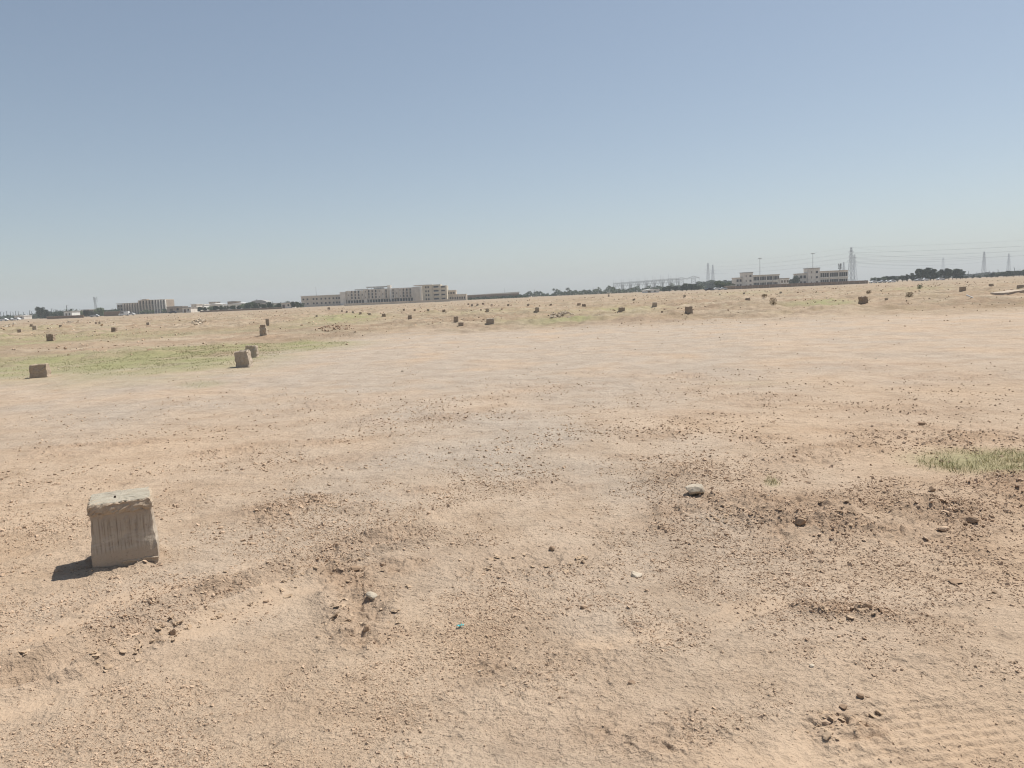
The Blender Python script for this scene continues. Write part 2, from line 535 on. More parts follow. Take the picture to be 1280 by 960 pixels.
def dup(root, loc, rz=0.0, scale=1.0, label=None, group=None):
    r = root.copy(); C.objects.link(r); r.location = loc; r.rotation_euler = (0, 0, rz)
    r.scale = (scale,) * 3 if not isinstance(scale, tuple) else scale
    if label: r['label'] = label
    if group: r['group'] = group
    for ch in list(root.children):
        c = ch.copy(); C.objects.link(c); c.parent = r
        for g in ch.children:
            d = g.copy(); C.objects.link(d); d.parent = c
    return r


ORD = ['first', 'second', 'third', 'fourth', 'fifth', 'sixth', 'seventh', 'eighth', 'ninth', 'tenth', 'eleventh', 'twelfth', 'thirteenth',
       'fourteenth', 'fifteenth', 'sixteenth', 'seventeenth', 'eighteenth', 'nineteenth', 'twentieth']

# ------------------------------------------------------------------ ground sheet
def build_ground():
    rs = [.25, .5, .8, 1.1, 1.4, 1.6]
    r = 1.75
    while r < 3500:
        rs.append(r)
        if r < 200: r += min(r * r * 6.5e-4, r * .0078)
        else: r *= 1.035
    rs.append(3500.0)
    rs = np.array(rs)
    front = np.arange(-41.0, 41.001, .06)
    back = np.arange(43.0, 318.5, 2.5)
    th = np.radians(np.concatenate([front, back]))
    nr, nt = len(rs), len(th)
    R, T = np.meshgrid(rs, th, indexing='ij')
    X = R * np.sin(T); Y = R * np.cos(T)
    Z = np.zeros_like(X)
    mask = np.zeros((nr * nt, 4), np.float32); mask[:, 3] = 1
    x, y, rr = X.ravel(), Y.ravel(), R.ravel()
    z = height(x, y)
    fz = (np.abs(np.where(T > np.pi, T - 2 * np.pi, T)).ravel() < rad(41.1))
    g = np.zeros_like(x)
    wob = 1 + .9 * fbm(x, y, 2.5, 3, 50)
    for s, w in GREEN:
        g = np.maximum(g, w * spot_mask(x, y, s, .7))
    g += .10 * lot_edge(x, y, rr) * np.clip(fbm(x, y, 14, 3, 55) * 1.6, 0, 1)
    mask[:, 0] = np.clip(g * wob, 0, 1)
    gm = np.zeros_like(x)
    for s, w in ((spot(620, 520, 240, 80), .8), (spot(590, 440, 330, 22), .55), (spot(700, 610, 160, 50), .5), (spot(1000, 420, 340, 14), .25)):
        gm = np.maximum(gm, w * spot_mask(x, y, s, .8))
    azi = np.arctan2(x, y)
    gm = np.maximum(gm, sstep(5, 15, rr) * (.95 - .35 * sstep(.12, .5, azi) - .25 * sstep(-.15, -.5, azi)))
    mask[:, 1] = np.clip(gm * (1 + .6 * fbm(x, y, 1.8, 3, 52)), 0, 1)
    b = np.zeros_like(x)
    near = rr < 16
    b[near] = crumble(x[near], y[near]) * .8
    fr = lot_edge(x, y, rr)
    b = np.maximum(b, fr * np.clip(.30 + .55 * fbm(x, y, 6, 4, 57), 0, .75))
    mask[:, 2] = b
    mask[:, 3] = fr
    verts = np.stack([x, y, z], 1)
    i = np.arange(nr - 1)[:, None] * nt; j = np.arange(nt)[None, :]; j2 = (j + 1) % nt
    faces = np.stack([i + j, i + nt + j, i + nt + j2, i + j2], -1).reshape(-1, 4)[:, ::-1]
    verts = np.vstack([verts, [[0, 0, float(z[:nt].mean())]]])
    mask = np.vstack([mask, [[0, 0, 0, 1]]]).astype(np.float32)
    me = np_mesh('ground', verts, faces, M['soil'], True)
    # close the middle
    ca = me.color_attributes.new('soil_mask', 'FLOAT_COLOR', 'POINT')
    ca.data.foreach_set('color', mask.ravel())
    tr = np.zeros(len(verts), np.float32); nr_ = np.nonzero(rr < 9)[0]
    tr[nr_] = smooth_tracks(x[nr_], y[nr_])
    me.attributes.new('track', 'FLOAT', 'POINT').data.foreach_set('value', tr)
    o = link_mesh('ground', me, None)
    tag(o, kind='structure')


build_ground()
me = np_mesh('ground_centre', np.array([[.26 * math.sin(k * math.pi / 12), .26 * math.cos(k * math.pi / 12), -.01] for k in range(24)]), np.arange(24)[None, ::-1], M['soil'])
ca = me.color_attributes.new('soil_mask', 'FLOAT_COLOR', 'POINT')
tag(link_mesh('soil', me, None), kind='structure')


# ------------------------------------------------------------------ loose clods and pebbles (nobody could count them)
def ico(sub):
    bm = bmesh.new(); bmesh.ops.create_icosphere(bm, subdivisions=sub, radius=1)
    v = np.array([p.co[:] for p in bm.verts]); f = np.array([[q.index for q in p.verts] for p in bm.faces]); bm.free()
    return v, f


def scatter_clods(name, px, py, size, zoff, mat, sub, kind_seed, flat=(.45, .8)):
    V, Fc = ico(sub)
    rng = np.random.default_rng(kind_seed)
    n = len(px); k = len(V)
    shapes = []
    for q in range(10):
        w = V * (1 + .34 * rng.standard_normal((k, 1)).clip(-1.4, 1.4))
        w = w + .12 * rng.standard_normal(V.shape)
        shapes.append(w)
    shapes = np.array(shapes)
    pts = shapes[rng.integers(0, 10, n)]
    sc = np.stack([size * rng.uniform(.75, 1.3, n), size * rng.uniform(.6, 1.1, n), size * rng.uniform(*flat, n)], 1)
    pts = pts * sc[:, None, :] * .5
    a = rng.uniform(0, 2 * np.pi, n); ca, sa = np.cos(a)[:, None], np.sin(a)[:, None]
    x = pts[:, :, 0] * ca - pts[:, :, 1] * sa; y = pts[:, :, 0] * sa + pts[:, :, 1] * ca
    t = rng.normal(0, .3, n)[:, None]
    zz = pts[:, :, 2] + t * x
    z0 = height(px, py) + size * zoff
    P = np.stack([x + px[:, None], y + py[:, None], zz + z0[:, None]], -1).reshape(-1, 3)
    faces = (Fc[None] + (np.arange(n) * k)[:, None, None]).reshape(-1, 3)
    o = link_mesh(name, np_mesh(name, P, faces, mat, False), None)
    return o


def clod_field(n, r0, r1, px_lo, px_hi, alpha, seed, base, cap):
    rng = np.random.default_rng(seed)
    r = np.exp(rng.uniform(math.log(r0), math.log(r1), n)); a = np.radians(rng.uniform(-41, 41, n))
    x, y = r * np.sin(a), r * np.cos(a)
    near = r < 16
    p = np.full(n, base)
    p[near] += (1 - base) * np.clip(crumble(x[near], y[near]) * .8, 0, 1)
    pm = np.clip(.45 + 1.2 * fbm(x, y, 1.4, 3, 61) + .8 * fbm(x, y, .35, 2, 66), .04, 1.5)
    p = p * pm
    far = ~near
    p[far] = np.maximum(p[far] * .8, .9 * lot_edge(x, y, r)[far] * np.clip(.2 + 1.4 * fbm(x, y, 9, 3, 62)[far], 0, 1))
    p = p * np.where(near, np.minimum(1, 3.2 / r) ** .9 * (1 - .92 * sstep(8, 16, r)), 1)
    nt_ = r < 9
    p[nt_] *= 1 - .7 * smooth_tracks(x[nt_], y[nt_])
    keep = rng.random(n) < p
    x, y, r = x[keep], y[keep], r[keep]
    u = rng.random(len(r))
    s = px_lo * (1 - u * (1 - (px_hi / px_lo) ** -alpha)) ** (-1 / alpha)     # power law
    size = np.minimum(s * r / 774.0, cap)
    return x, y, size


x, y, s = clod_field(330000, 1.9, 16, 1.0, 4.6, 2.5, 21, .34, .03)
tag(scatter_clods('pebbles', x, y, s, .12, M['clod'], 1, 31, (.5, .9)), 'tiny soil crumbs and pebbles strewn over the bare dirt', 'pebbles', kind='stuff')
x, y, s = clod_field(150000, 1.9, 6.5, 1.0, 3.6, 2.6, 28, .55, .012)
tag(scatter_clods('soil_crumbs', x, y, s, .12, M['clod'], 1, 38, (.6, .95)), 'fine soil crumbs covering the near dirt', 'soil crumbs', kind='stuff')


def along(line, n, off, spread, seed):
    rng = np.random.default_rng(seed); line = np.array(line)
    seg = rng.integers(0, len(line) - 1, n); t = rng.random(n)[:, None]
    p = line[seg] * (1 - t) + line[seg + 1] * t
    d = line[seg + 1] - line[seg]; d /= np.linalg.norm(d, axis=1)[:, None]
    q = off + rng.normal(0, spread, n)
    p = p + np.stack([d[:, 1], -d[:, 0]], 1) * q[:, None] + rng.normal(0, .02, (n, 2))
    k = fbm(p[:, 0], p[:, 1], .35, 2, seed) > -.08
    return p[k, 0], p[k, 1]


XS = [along(RUT_LEFT[1:6], 260, .20, .05, 1), along(RUT_LEFT[1:5], 60, -.20, .04, 6), along(RUT_MID, 150, .14, .06, 2), along(RUT_MID, 90, -.15, .07, 3), along(RIDGE[:5], 420, .05, .16, 4),
      along([ground_at(*q) for q in ((1015, 906), (1050, 900), (1110, 894), (1150, 900))], 90, 0, .035, 5), along([ground_at(*q) for q in ((290, 628), (360, 642), (440, 634))], 90, 0, .08, 7),
      along([ground_at(*q) for q in ((1015, 762), (1060, 765), (1100, 768))], 70, 0, .05, 8), along([ground_at(*q) for q in ((560, 700), (650, 705), (760, 690))], 90, 0, .12, 9)]
px_ = np.concatenate([q[0] for q in XS]); py_ = np.concatenate([q[1] for q in XS])
sz = np.random.default_rng(9).uniform(0, 1, len(px_)); sz = .008 + .027 * sz ** 3.0
tag(scatter_clods('crust_plates', px_, py_, sz, .10, M['crust'], 2, 39, (.22, .5)), 'broken plates of dried crust along the ruts and the soil ridge', 'crust', kind='stuff')
x, y, s = clod_field(9000, 2.0, 9, 2.6, 7.0, 2.8, 22, .10, .05)
tag(scatter_clods('clods', x, y, s, .04, M['clod'], 2, 32, (.4, .75)), 'small dry dirt clods lying on the broken soil', 'dirt clods', kind='stuff')
x, y, s = clod_field(3500, 2.0, 9, 1.6, 4.0, 2.6, 23, .22, .03)
tag(scatter_clods('dark_clods', x, y, s, .1, M['dark_clod'], 2, 33), 'darker brown lumps of dirt among the crumbs', 'dirt clods', kind='stuff')  # these lumps use a darker soil colour
x, y, s = clod_field(700, 2.2, 20, 1.0, 3.2, 2.2, 24, .5, .05)
tag(scatter_clods('gravel', x, y, s, .1, M['stone'], 2, 34), 'scattered pale gravel bits on the dirt', 'gravel', kind='stuff')
x, y, s = clod_field(5000, 8, 40, .8, 1.8, 2.0, 27, .25, .06)
tag(scatter_clods('crumbs', x, y, s, .1, M['clod'], 1, 37), 'small crumbs of dirt across the levelled middle ground', 'dirt crumbs', kind='stuff')
x, y, s = clod_field(15000, 22, 260, .9, 3.2, 2.2, 25, .05, .4)
tag(scatter_clods('rubble', x, y, s, .1, M['clod'], 1, 35, (.5, .9)), 'far off rubble and clods on the rough dirt plain', 'rubble', kind='stuff')
x, y, s = clod_field(2500, 24, 200, .9, 2.2, 2.0, 26, .05, .35)
tag(scatter_clods('pale_rubble', x, y, s, .2, M['rubble'], 1, 36, (.5, .9)), 'pale broken stones in the far rough ground', 'rubble', kind='stuff')


# ------------------------------------------------------------------ grass
def blades(name, xs, ys, hgt, wid, mat, seed, lean=.5):
    rng = np.random.default_rng(seed)
    n = len(xs); z0 = height(xs, ys, False) - .004
    a = rng.uniform(0, 2 * np.pi, n); dx, dy = np.cos(a), np.sin(a)
    b = rng.uniform(0, 2 * np.pi, n); l = hgt * rng.uniform(.1, lean, n)
    lx, ly = np.cos(b) * l, np.sin(b) * l
    w = wid * .5
    P = np.stack([
        np.stack([xs - dx * w, ys - dy * w, z0], 1), np.stack([xs + dx * w, ys + dy * w, z0], 1),
        np.stack([xs + dx * w * .7 + lx * .35, ys + dy * w * .7 + ly * .35, z0 + hgt * .6], 1), np.stack([xs - dx * w * .7 + lx * .35, ys - dy * w * .7 + ly * .35, z0 + hgt * .6], 1),
        np.stack([xs + lx + dx * w * .1, ys + ly + dy * w * .1, z0 + hgt], 1), np.stack([xs + lx - dx * w * .1, ys + ly - dy * w * .1, z0 + hgt], 1)], 1).reshape(-1, 3)
    k = np.arange(n)[:, None] * 6
    f = np.concatenate([k + np.array([[0, 1, 2, 3]]), k + np.array([[3, 2, 4, 5]])], 0)
    return link_mesh(name, np_mesh(name, P, f, mat), None)


def in_spot(s, n, rng, power=.6):
    cx, cy, ux, uy, a, b = s
    q = rng.random(n) ** power; t = rng.uniform(0, 2 * np.pi, n)
    du, dv = a * q * np.cos(t), b * q * np.sin(t)
    return cx + du * ux + dv * uy, cy + du * uy - dv * ux


rng = np.random.default_rng(5)
gx, gy = in_spot(spot(1270, 586, 96, 21), 4400, rng, .8)
keep = fbm(gx, gy, .22, 2, 63) + .8 * rng.random(len(gx)) > .25
gx, gy = gx[keep], gy[keep]
tag(blades('grass', gx, gy, rng.uniform(.010, .048, len(gx)), rng.uniform(.002, .0042, len(gx)), M['grass'], 6, 1.5), 'short green grass patch behind the broken soil ridge', 'grass', kind='stuff')
xs, ys = [], []
for s, n in ((spot(965, 611, 9, 3.5), 45), (spot(252, 481, 26, 4), 60), (spot(1185, 592, 30, 9), 130)):
    a, b = in_spot(s, n, rng); xs.append(a); ys.append(b)
gx, gy = np.concatenate(xs), np.concatenate(ys)
tag(blades('grass_tufts', gx, gy, rng.uniform(.02, .07, len(gx)), rng.uniform(.003, .006, len(gx)), M['grass'], 8, 1.4), 'thin dry grass tufts on the bare dirt', 'grass', kind='stuff')
xs, ys = [], []
for s, w in GREEN[:6]:
    a, b = in_spot(s, int(6000 * w), rng, .55); xs.append(a); ys.append(b)
gx, gy = np.concatenate(xs), np.concatenate(ys)
keep = fbm(gx, gy, 1.1, 3, 64) + .5 * rng.random(len(gx)) > .12
gx, gy = gx[keep], gy[keep]
gr = np.hypot(gx, gy)
tag(blades('grass_cover', gx, gy, rng.uniform(.012, .04, len(gx)), gr * .00055 * rng.uniform(.6, 1.2, len(gx)), M['grass'], 9, 1.2), 'thin green grass cover growing over the left of the plain', 'grass', kind='stuff')


# ------------------------------------------------------------------ marker block in the foreground
def ring_loft(levels, n_side, seed, rough, cap_top=True):
    """stack of rounded-square rings: levels = (z, half_x, half_y, shift_x, shift_y, noise)"""
    rng = random.Random(seed)
    v, f = [], []
    n = 4 * n_side
    for (z, hx, hy, sx, sy, nz) in levels:
        for k in range(n):
            side, t = divmod(k, n_side); t = t / n_side * 2 - 1
            p = [(t, -1), (1, t), (-t, 1), (-1, -t)][side]
            c = 1 - .035 * max(0, (abs(p[0]) + abs(p[1]) - 1.72) / .28)
            v.append((sx + p[0] * hx * c + rng.gauss(0, rough * nz), sy + p[1] * hy * c + rng.gauss(0, rough * nz), z + rng.gauss(0, rough * nz)))
    for i in range(len(levels) - 1):
        for k in range(n):
            j = (k + 1) % n
            f.append((i * n + k, i * n + j, (i + 1) * n + j, (i + 1) * n + k))
    # top: inner rings towards the centre
    top = (len(levels) - 1) * n
    z, hx, hy, sx, sy, nz = levels[-1]
    prev = top
    for q in (.85, .6, .3):
        b = len(v)
        for k in range(n):
            x0, y0, z0 = v[top + k]
            v.append((sx + (x0 - sx) * q, sy + (y0 - sy) * q, z + rng.gauss(0, rough * .8)))
        for k in range(n):
            j = (k + 1) % n
            f.append((prev + k, prev + j, b + j, b + k))
        prev = b
    v.append((sx, sy, z)); e = len(v) - 1
    for k in range(n): f.append((prev + k, prev + (k + 1) % n, e))
    f.append(tuple(range(n - 1, -1, -1)))
    me = bpy.data.meshes.new('loft'); me.from_pydata(v, [], f); me.update()
    return me


yaw = rad(25)
bx, by = BLOCK_X, BLOCK_Y
bz = h1(bx, by)
blk = empty('marker_block', (bx, by, bz - .02), yaw, 'large weathered concrete marker block with chipped mortar cap standing in the left foreground', 'concrete block')
lv = [(-.04, .176, .172, 0, 0, .6), (.03, .175, .172, 0, 0, .6)]
for q in range(12):
    z = .055 + q * .0278
    bulge = .006 * math.sin(min(1, z / .2) * math.pi) if z < .2 else 0
    hx = .174 + bulge - max(0, z - .13) * .055
    lv.append((z, hx, hx * .98, -.004 * z, .01 * z, .8 if z > .12 else .35))
body = link_mesh('body', ring_loft(lv, 16, 3, .0022), M['block_body'], blk)
lv = []
for z, hx in ((.350, .158), (.354, .167), (.364, .171), (.375, .172), (.388, .171), (.402, .169), (.412, .167), (.417, .161)):
    lv.append((z, hx, hx * .985, -.004, .004, 1.6 if z < .37 else .9))
cap = link_mesh('mortar_cap', ring_loft(lv, 20, 9, .0034), M['block_cap'], blk)
topm = ring_loft([(.4165, .161, .158, -.004, .004, 1.2), (.4195, .157, .154, -.004, .004, 1.2), (.4210, .146, .143, -.004, .004, .6)], 16, 12, .0016)
link_mesh('top_skim', topm, M['block_top'], cap)
mb = MB(); mb.bar((-.035, -.035, .40), (-.030, -.040, .432), .008, .006, 7)
mb.build('rebar_stub', M['steel_dark'], blk)
# thin mortar ridge along the lower front of the block
mb = MB()
for q in range(9):
    a = -.02 + q * .0215
    mb.bar((a, -.1755, .062 + .004 * math.sin(q * 1.3)), (a + .0215, -.1755, .062 + .004 * math.sin((q + 1) * 1.3)), .006, .006, 6)
mb.build('mortar_ridge', M['block_cap'], body)


# ------------------------------------------------------------------ the other marker blocks
def block_mesh(seed, taper=.92, rough=.02, hgt=1.0):
    lv = [(-.15, .5, .5, 0, 0, .5), (.0, .5, .5, 0, 0, .8)]
    rr = random.Random(seed)
    for q in range(1, 7):
        z = q / 6 * .97
        k = 1 - (1 - taper) * z
        lv.append((z * hgt, .5 * k, .5 * k, rr.gauss(0, .008), rr.gauss(0, .008), .8))
    lv.append((hgt, .47 * taper, .47 * taper, 0, 0, 1.0))
    return ring_loft(lv, 6, seed, rough)


BM = [block_mesh(40 + k, .88 + .03 * (k % 4), .024 + .008 * (k % 3)) for k in range(6)]
for k, me in enumerate(BM): me.materials.append((M['block'], M['block_grey'], M['block_pale'], M['block'], M['block_grey'], M['block_dark'])[k])
GB = 'concrete marker blocks dotted over the dirt plain'


def marker(px, py, wpx, hpx, label, k=0, yaw=None, lean=None, cap=None, group=GB):
    x, y = ground_hit(px, py)
    d = math.hypot(x, y)
    z = h1(x, y)
    y2 = y + wpx * d / 967 * .5; x2 = x * y2 / y
    w, h = wpx * d / 967, hpx * d / 967
    if d < 26: w *= .9
    r = empty('marker_block', (x2, y2, z), (yaw if yaw is not None else random.uniform(.05, .5)), label, 'concrete block', group)
    r.rotation_euler[1] = lean if lean is not None else random.uniform(-.07, .07); r.rotation_euler[0] = random.uniform(-.05, .05)
    o = link_mesh('body', BM[k % 6], None, r); o.scale = (w, w, h)
    if cap:
        cw, ch = cap
        c = link_mesh('mortar_cap', BM[(k + 1) % 6], None, r); c.scale = (cw * d / 967, cw * d / 967, ch * d / 967); c.location = (0, 0, h)
    return r


marker(51, 472.5, 20, 14, 'square brown concrete block at the near edge of the green grass, far left', 0, .32)
marker(306, 459.5, 18.5, 19.5, 'grey concrete block tilted left, nearer of the close pair by the grass edge', 1, .05, -.08)
marker(315, 447.5, 16, 14, 'grey concrete block half hidden behind the tilted block', 4, .15, .04)
marker(330, 419.5, 8, 9.5, 'stepped concrete block with a smaller cap, behind the close pair', 2, .1, 0, (6.5, 3.2))
marker(335, 407, 4, 7.5, 'slim upright concrete block behind the stepped block', 3, .1)
marker(64, 426, 7, 7, 'dark concrete block on the pale green strip, left of the field', 5, .2)
marker(25, 415.5, 4, 3.2, 'low dark block at the far left, nearest of the small dark blocks there', 0)
marker(43.8, 412.3, 4, 4, 'small dark block right behind the low dark far left block', 2)
marker(40, 408.3, 3, 2.6, 'tiny block left of and behind the small dark far left block', 3)
marker(76, 409, 3.2, 2.4, 'tiny flat block beneath the far low white building', 0)
marker(143, 414.5, 5, 4.6, 'single brown block below the brown pillared building', 5)
marker(185.5, 406.5, 3.4, 3, 'tiny brown block directly below the brown pillared building', 1)
marker(120, 404.6, 2.2, 1.8, 'left one of two tiny blocks below the lattice mast', 0)
marker(124.8, 405.2, 2.2, 2, 'right one of two tiny blocks below the lattice mast', 2)
row = [(427.6, 389.8, 2.1, 2), (433.6, 390.8, 2.2, 2.2), (441.4, 391.6, 2.4, 2.3), (450.6, 392.8, 2.7, 2.4), (462, 394, 3.2, 2.7), (479.8, 395.4, 4, 3.3), (512.5, 398.8, 5.2, 4.8)]
for k, (px, py, w, h) in enumerate(row):
    marker(px, py, w, h, ['%s block from the left in the receding row before the grey complex' % ORD[k], 'nearest and largest block of the receding row before the grey complex'][k == 6], k)
marker(396, 396, 2.6, 2, 'small dark block on grass left of the receding row', 1)
marker(411, 386.6, 3, 2.4, 'tiny block below the two storey wing of the grey complex', 0)
marker(504.8, 388, 2.2, 2, 'tiny block under the pillared hall, leftmost of three there', 3)
marker(518.3, 388.7, 2.4, 2.2, 'tiny block under the pillared hall, middle of three there', 0)
marker(535.2, 389, 2.6, 2.2, 'tiny block under the pillared hall, rightmost of three there', 2)
marker(555, 389.8, 3.4, 2.8, 'small brown block below the right end of the grey complex', 5)
marker(570, 402.4, 6, 6.8, 'upright brown block, taller of the close pair in mid field', 0, .08)
marker(576.3, 407.5, 6.6, 4.2, 'low wide brown block, shorter of the close pair in mid field', 3, .05)
marker(613, 405.2, 9.4, 7, 'broad brown block standing alone right of the mid field pair', 1, .12)
marker(609.4, 390, 4, 4, 'small brown block behind the broad mid field block', 2)
marker(601.2, 388.6, 2.2, 1.8, 'tiny block just left of the small block behind the broad one', 0)
for k, (px, py) in enumerate(((585.6, 381.4), (590, 382.4), (597, 382), (604, 381), (614.5, 382.4), (635.3, 382.4))):
    marker(px, py, 2.4, 2.2, '%s block from the left in the far line before the long low building' % ORD[k], k)
marker(660.2, 382.4, 2.8, 2.4, 'small far block below the left end of the distant tree line', 1)
marker(688.7, 382.4, 2.8, 2.4, 'small far block below the two distant palms', 3)
marker(671.6, 390.6, 4.8, 6, 'upright brown block left of the pale stone scatter', 2, .1)
marker(723.7, 382, 3.6, 3, 'left one of two adjoining far blocks near centre', 0)
marker(729.9, 383.4, 3.8, 3, 'right one of two adjoining far blocks near centre', 5)
marker(777, 389.6, 7, 5, 'wide brown block below the switchyard gantries', 3, .1)
marker(818.3, 383.2, 5.2, 5, 'square brown block below the white shed', 1, .05)
marker(861, 391.6, 8, 8, 'large brown block with left shadow, nearest one right of centre', 0, .1)
marker(855.8, 371.4, 2.4, 2.6, 'tiny upright block near the far gantry towers', 2)
marker(827.7, 390.6, 2.4, 1.8, 'tiny dark block left of the large brown right of centre block', 3)
marker(792.5, 375.6, 2.8, 2.2, 'tiny flat block beneath the middle of the switchyard', 0)
marker(761, 370.6, 1.8, 2.4, 'tiny upright block at the left foot of the switchyard', 4)
marker(1079, 380.4, 8, 8.6, 'large brown block below the right hand school building', 5, .05)
marker(934.8, 375.4, 4.4, 2.6, 'low dark block below the left hand school building', 0)
marker(930, 367.8, 2, 2, 'tiny block below the tower of the left hand school building', 1)
marker(976, 366.8, 2.4, 2, 'tiny block between the two school buildings', 2)
marker(1203.4, 364.3, 5, 4.8, 'dark square block below the dense dark tree clump', 3, .05)
marker(1275.5, 359.6, 5, 2.8, 'low block at the far right edge behind the concrete slabs', 1)
marker(1239, 357.6, 3.6, 2.4, 'flat block left of the low block at the far right', 0)
marker(1108, 375, 2.8, 2, 'tiny brown block right of the large right hand block', 2)


# ------------------------------------------------------------------ single stones and lumps
def stone(px, py, wpx, hk, name, label, cat, mat, seed, stretch=1.0, sub=3, rot=0.0):
    x, y = ground_at(px, py); d = math.hypot(x, y, EYE); w = wpx * d / 967
    V, Fc = ico(sub); rng = np.random.default_rng(seed)
    dirs = rng.standard_normal((14, 3)); dirs /= np.linalg.norm(dirs, axis=1)[:, None]
    cut = rng.uniform(.42, .85, 14)
    r = np.full(len(V), 1.0)
    for q, c in zip(dirs, cut):
        dd = V @ q
        r = np.where(dd > .05, np.minimum(r, c / np.maximum(dd, .05)), r)
    P = V * r[:, None] * 1.25 + .018 * rng.standard_normal(V.shape)
    P = P * np.array([w / 2 * stretch, w / 2, w * hk / 2])
    me = np_mesh(name, P, Fc, mat, False)
    o = link_mesh(name, me, None)
    o.location = (x, y, h1(x, y) + w * hk * .30); o.rotation_euler = (random.uniform(-.15, .15), random.uniform(-.15, .15), rot)
    return tag(o, label, cat)


stone(869, 626, 25, .66, 'white_rock', 'white jagged rock lying alone right of centre', 'rock', M['white_stone'], 3, 1.0, 3, .3)
stone(463, 746, 14, .5, 'pale_stone', 'pale flat stone beside the broken track left of centre', 'stone', M['white_stone'], 5)
stone(795, 716, 12, .55, 'pale_stone', 'smooth pale oval stone on the plain below the white rock', 'stone', M['stone'], 6)
stone(998, 664, 14, .6, 'dirt_clod', 'dark brown dirt lump at the left end of the soil ridge', 'dirt clod', M['dark_clod'], 7)
stone(1084, 764, 11, .8, 'dirt_clod', 'dark clod at the right end of the churned spot', 'dirt clod', M['dark_clod'], 8)
stone(789, 849, 7, .9, 'dirt_clod', 'dark round clod in the lower middle', 'dirt clod', M['dark_clod'], 9)
stone(729, 757, 6.5, .8, 'dirt_clod', 'small dark clod above the tyre print', 'dirt clod', M['dark_clod'], 10)
stone(690, 687, 8, .8, 'dirt_clod', 'brown clod on the crumbled strip near centre', 'dirt clod', M['dark_clod'], 11)
stone(1076, 870, 8, .7, 'dirt_clod', 'oblong dark clod above the crumbled rim, lower right', 'dirt clod', M['dark_clod'], 12, 1.0, 3, -.6)
stone(1055, 881, 8, .5, 'dirt_clod', 'flat dark clod left of the oblong clod', 'dirt clod', M['dark_clod'], 13)
stone(1194, 724, 14, .3, 'dirt_slab', 'flat dark slab of dried mud right of the churned spot', 'mud slab', M['dark_clod'], 14)
stone(1212, 655, 16, .4, 'dirt_slab', 'tilted mud slab on the soil ridge at the right', 'mud slab', M['dark_clod'], 15, 1.0, 3, .4)
stone(1180, 664, 13, .5, 'dirt_slab', 'small mud slab below the tilted one on the ridge', 'mud slab', M['clod'], 16)
stone(1032, 903, 9, .6, 'dirt_clod', 'brown lump at the crumbled rim of the tyre track', 'dirt clod', M['clod'], 17)
stone(1015, 830, 8, .4, 'pale_chip', 'thin pale stone chip in the lower right', 'stone', M['stone'], 18)
stone(444, 714, 11, .7, 'dirt_clod', 'dark clod at the head of the broken track', 'dirt clod', M['dark_clod'], 19)
stone(457, 786, 10, .8, 'dirt_clod', 'dark clod at the foot of the broken track', 'dirt clod', M['dark_clod'], 20)
stone(217, 795, 9, .8, 'dirt_clod', 'dark clod beside the left wheel rut', 'dirt clod', M['dark_clod'], 21)
stone(187, 440, 6.5, .5, 'dirt_clod', 'dark clump lying in the green grass on the left', 'dirt clod', M['dark_clod'], 22)
stone(1152, 533, 9, .7, 'dirt_clod', 'brown lump above the right grass patch', 'dirt clod', M['dark_clod'], 23)
stone(1166, 627, 8, .8, 'dirt_clod', 'dark clod just under the right grass patch', 'dirt clod', M['dark_clod'], 24)
# teal scrap
x, y = ground_at(575, 781); d = math.hypot(x, y)
mb = MB(); n = 7
for q in range(n):
    for e in (0, 1):
        mb.v.append((-.017 + .034 * q / (n - 1) + .003 * e, -.006 + .013 * e + .004 * math.sin(q * 2), .004 + .007 * abs(math.sin(q * 1.7 + e))))
for q in range(n - 1): mb.f.append((2 * q, 2 * q + 2, 2 * q + 3, 2 * q + 1))
o = mb.build('plastic_scrap', M['teal'], None, (x, y, h1(x, y) + .004)); o.rotation_euler = (0, 0, .3)
sm = o.modifiers.new('thickness', 'SOLIDIFY'); sm.thickness = .0012
tag(o, 'small crumpled teal plastic scrap on the dirt', 'plastic scrap')
# white slab far right, tilted
x, y = ground_hit(1212.5, 372.5); d = math.hypot(x, y)
k = d / 967
mb = MB(); mb.prism([(-4.2 * k, 3.6 * k), (-3.0 * k, 4.2 * k), (3.8 * k, .9 * k), (4.0 * k, .2 * k), (2.8 * k, .1 * k), (-3.6 * k, 2.6 * k)], 0, 1.4 * k)
o = mb.build('white_sheet', M['plastic_white'], None, (x, y, h1(x, y) - .02)); bv = o.modifiers.new('edge', 'BEVEL'); bv.width = .03
tag(o, 'white flat panel lying tilted on a dirt mound at the far right', 'panel')
# concrete slabs at right edge
for (px, py, w, h, dep, rz, ry, lab) in ((1272, 366.5, 22, 3, 1.6, .12, -.10, 'long broken concrete slab at the right edge of the plain'),
                                         (1269, 368, 11, 3.2, 1.6, -.1, .06, 'short dark concrete chunk under the long slab'),
                                         (1259, 366, 8, 1.4, 1.0, .2, .02, 'thin flat concrete piece left of the long slab')):
    x, y = ground_hit(px, py); k = math.hypot(x, y) / 967
    mb = MB(); rr = random.Random(px)
    poly = [(-w / 2 * k, 0), (w / 2 * k, 0), (w / 2 * k * .97, h * k), (w * .2 * k, h * k * .9), (-w * .25 * k, h * k * 1.0), (-w / 2 * k * .9, h * k * .8)]
    mb.prism(poly, -dep / 2, dep / 2)
    o = mb.build('concrete_slab', M['block_grey'], None, (x, y + 1, h1(x, y) - .05)); o.rotation_euler = (0, ry, rz)
    tag(o, lab, 'concrete slab', 'broken concrete slabs at the right edge')


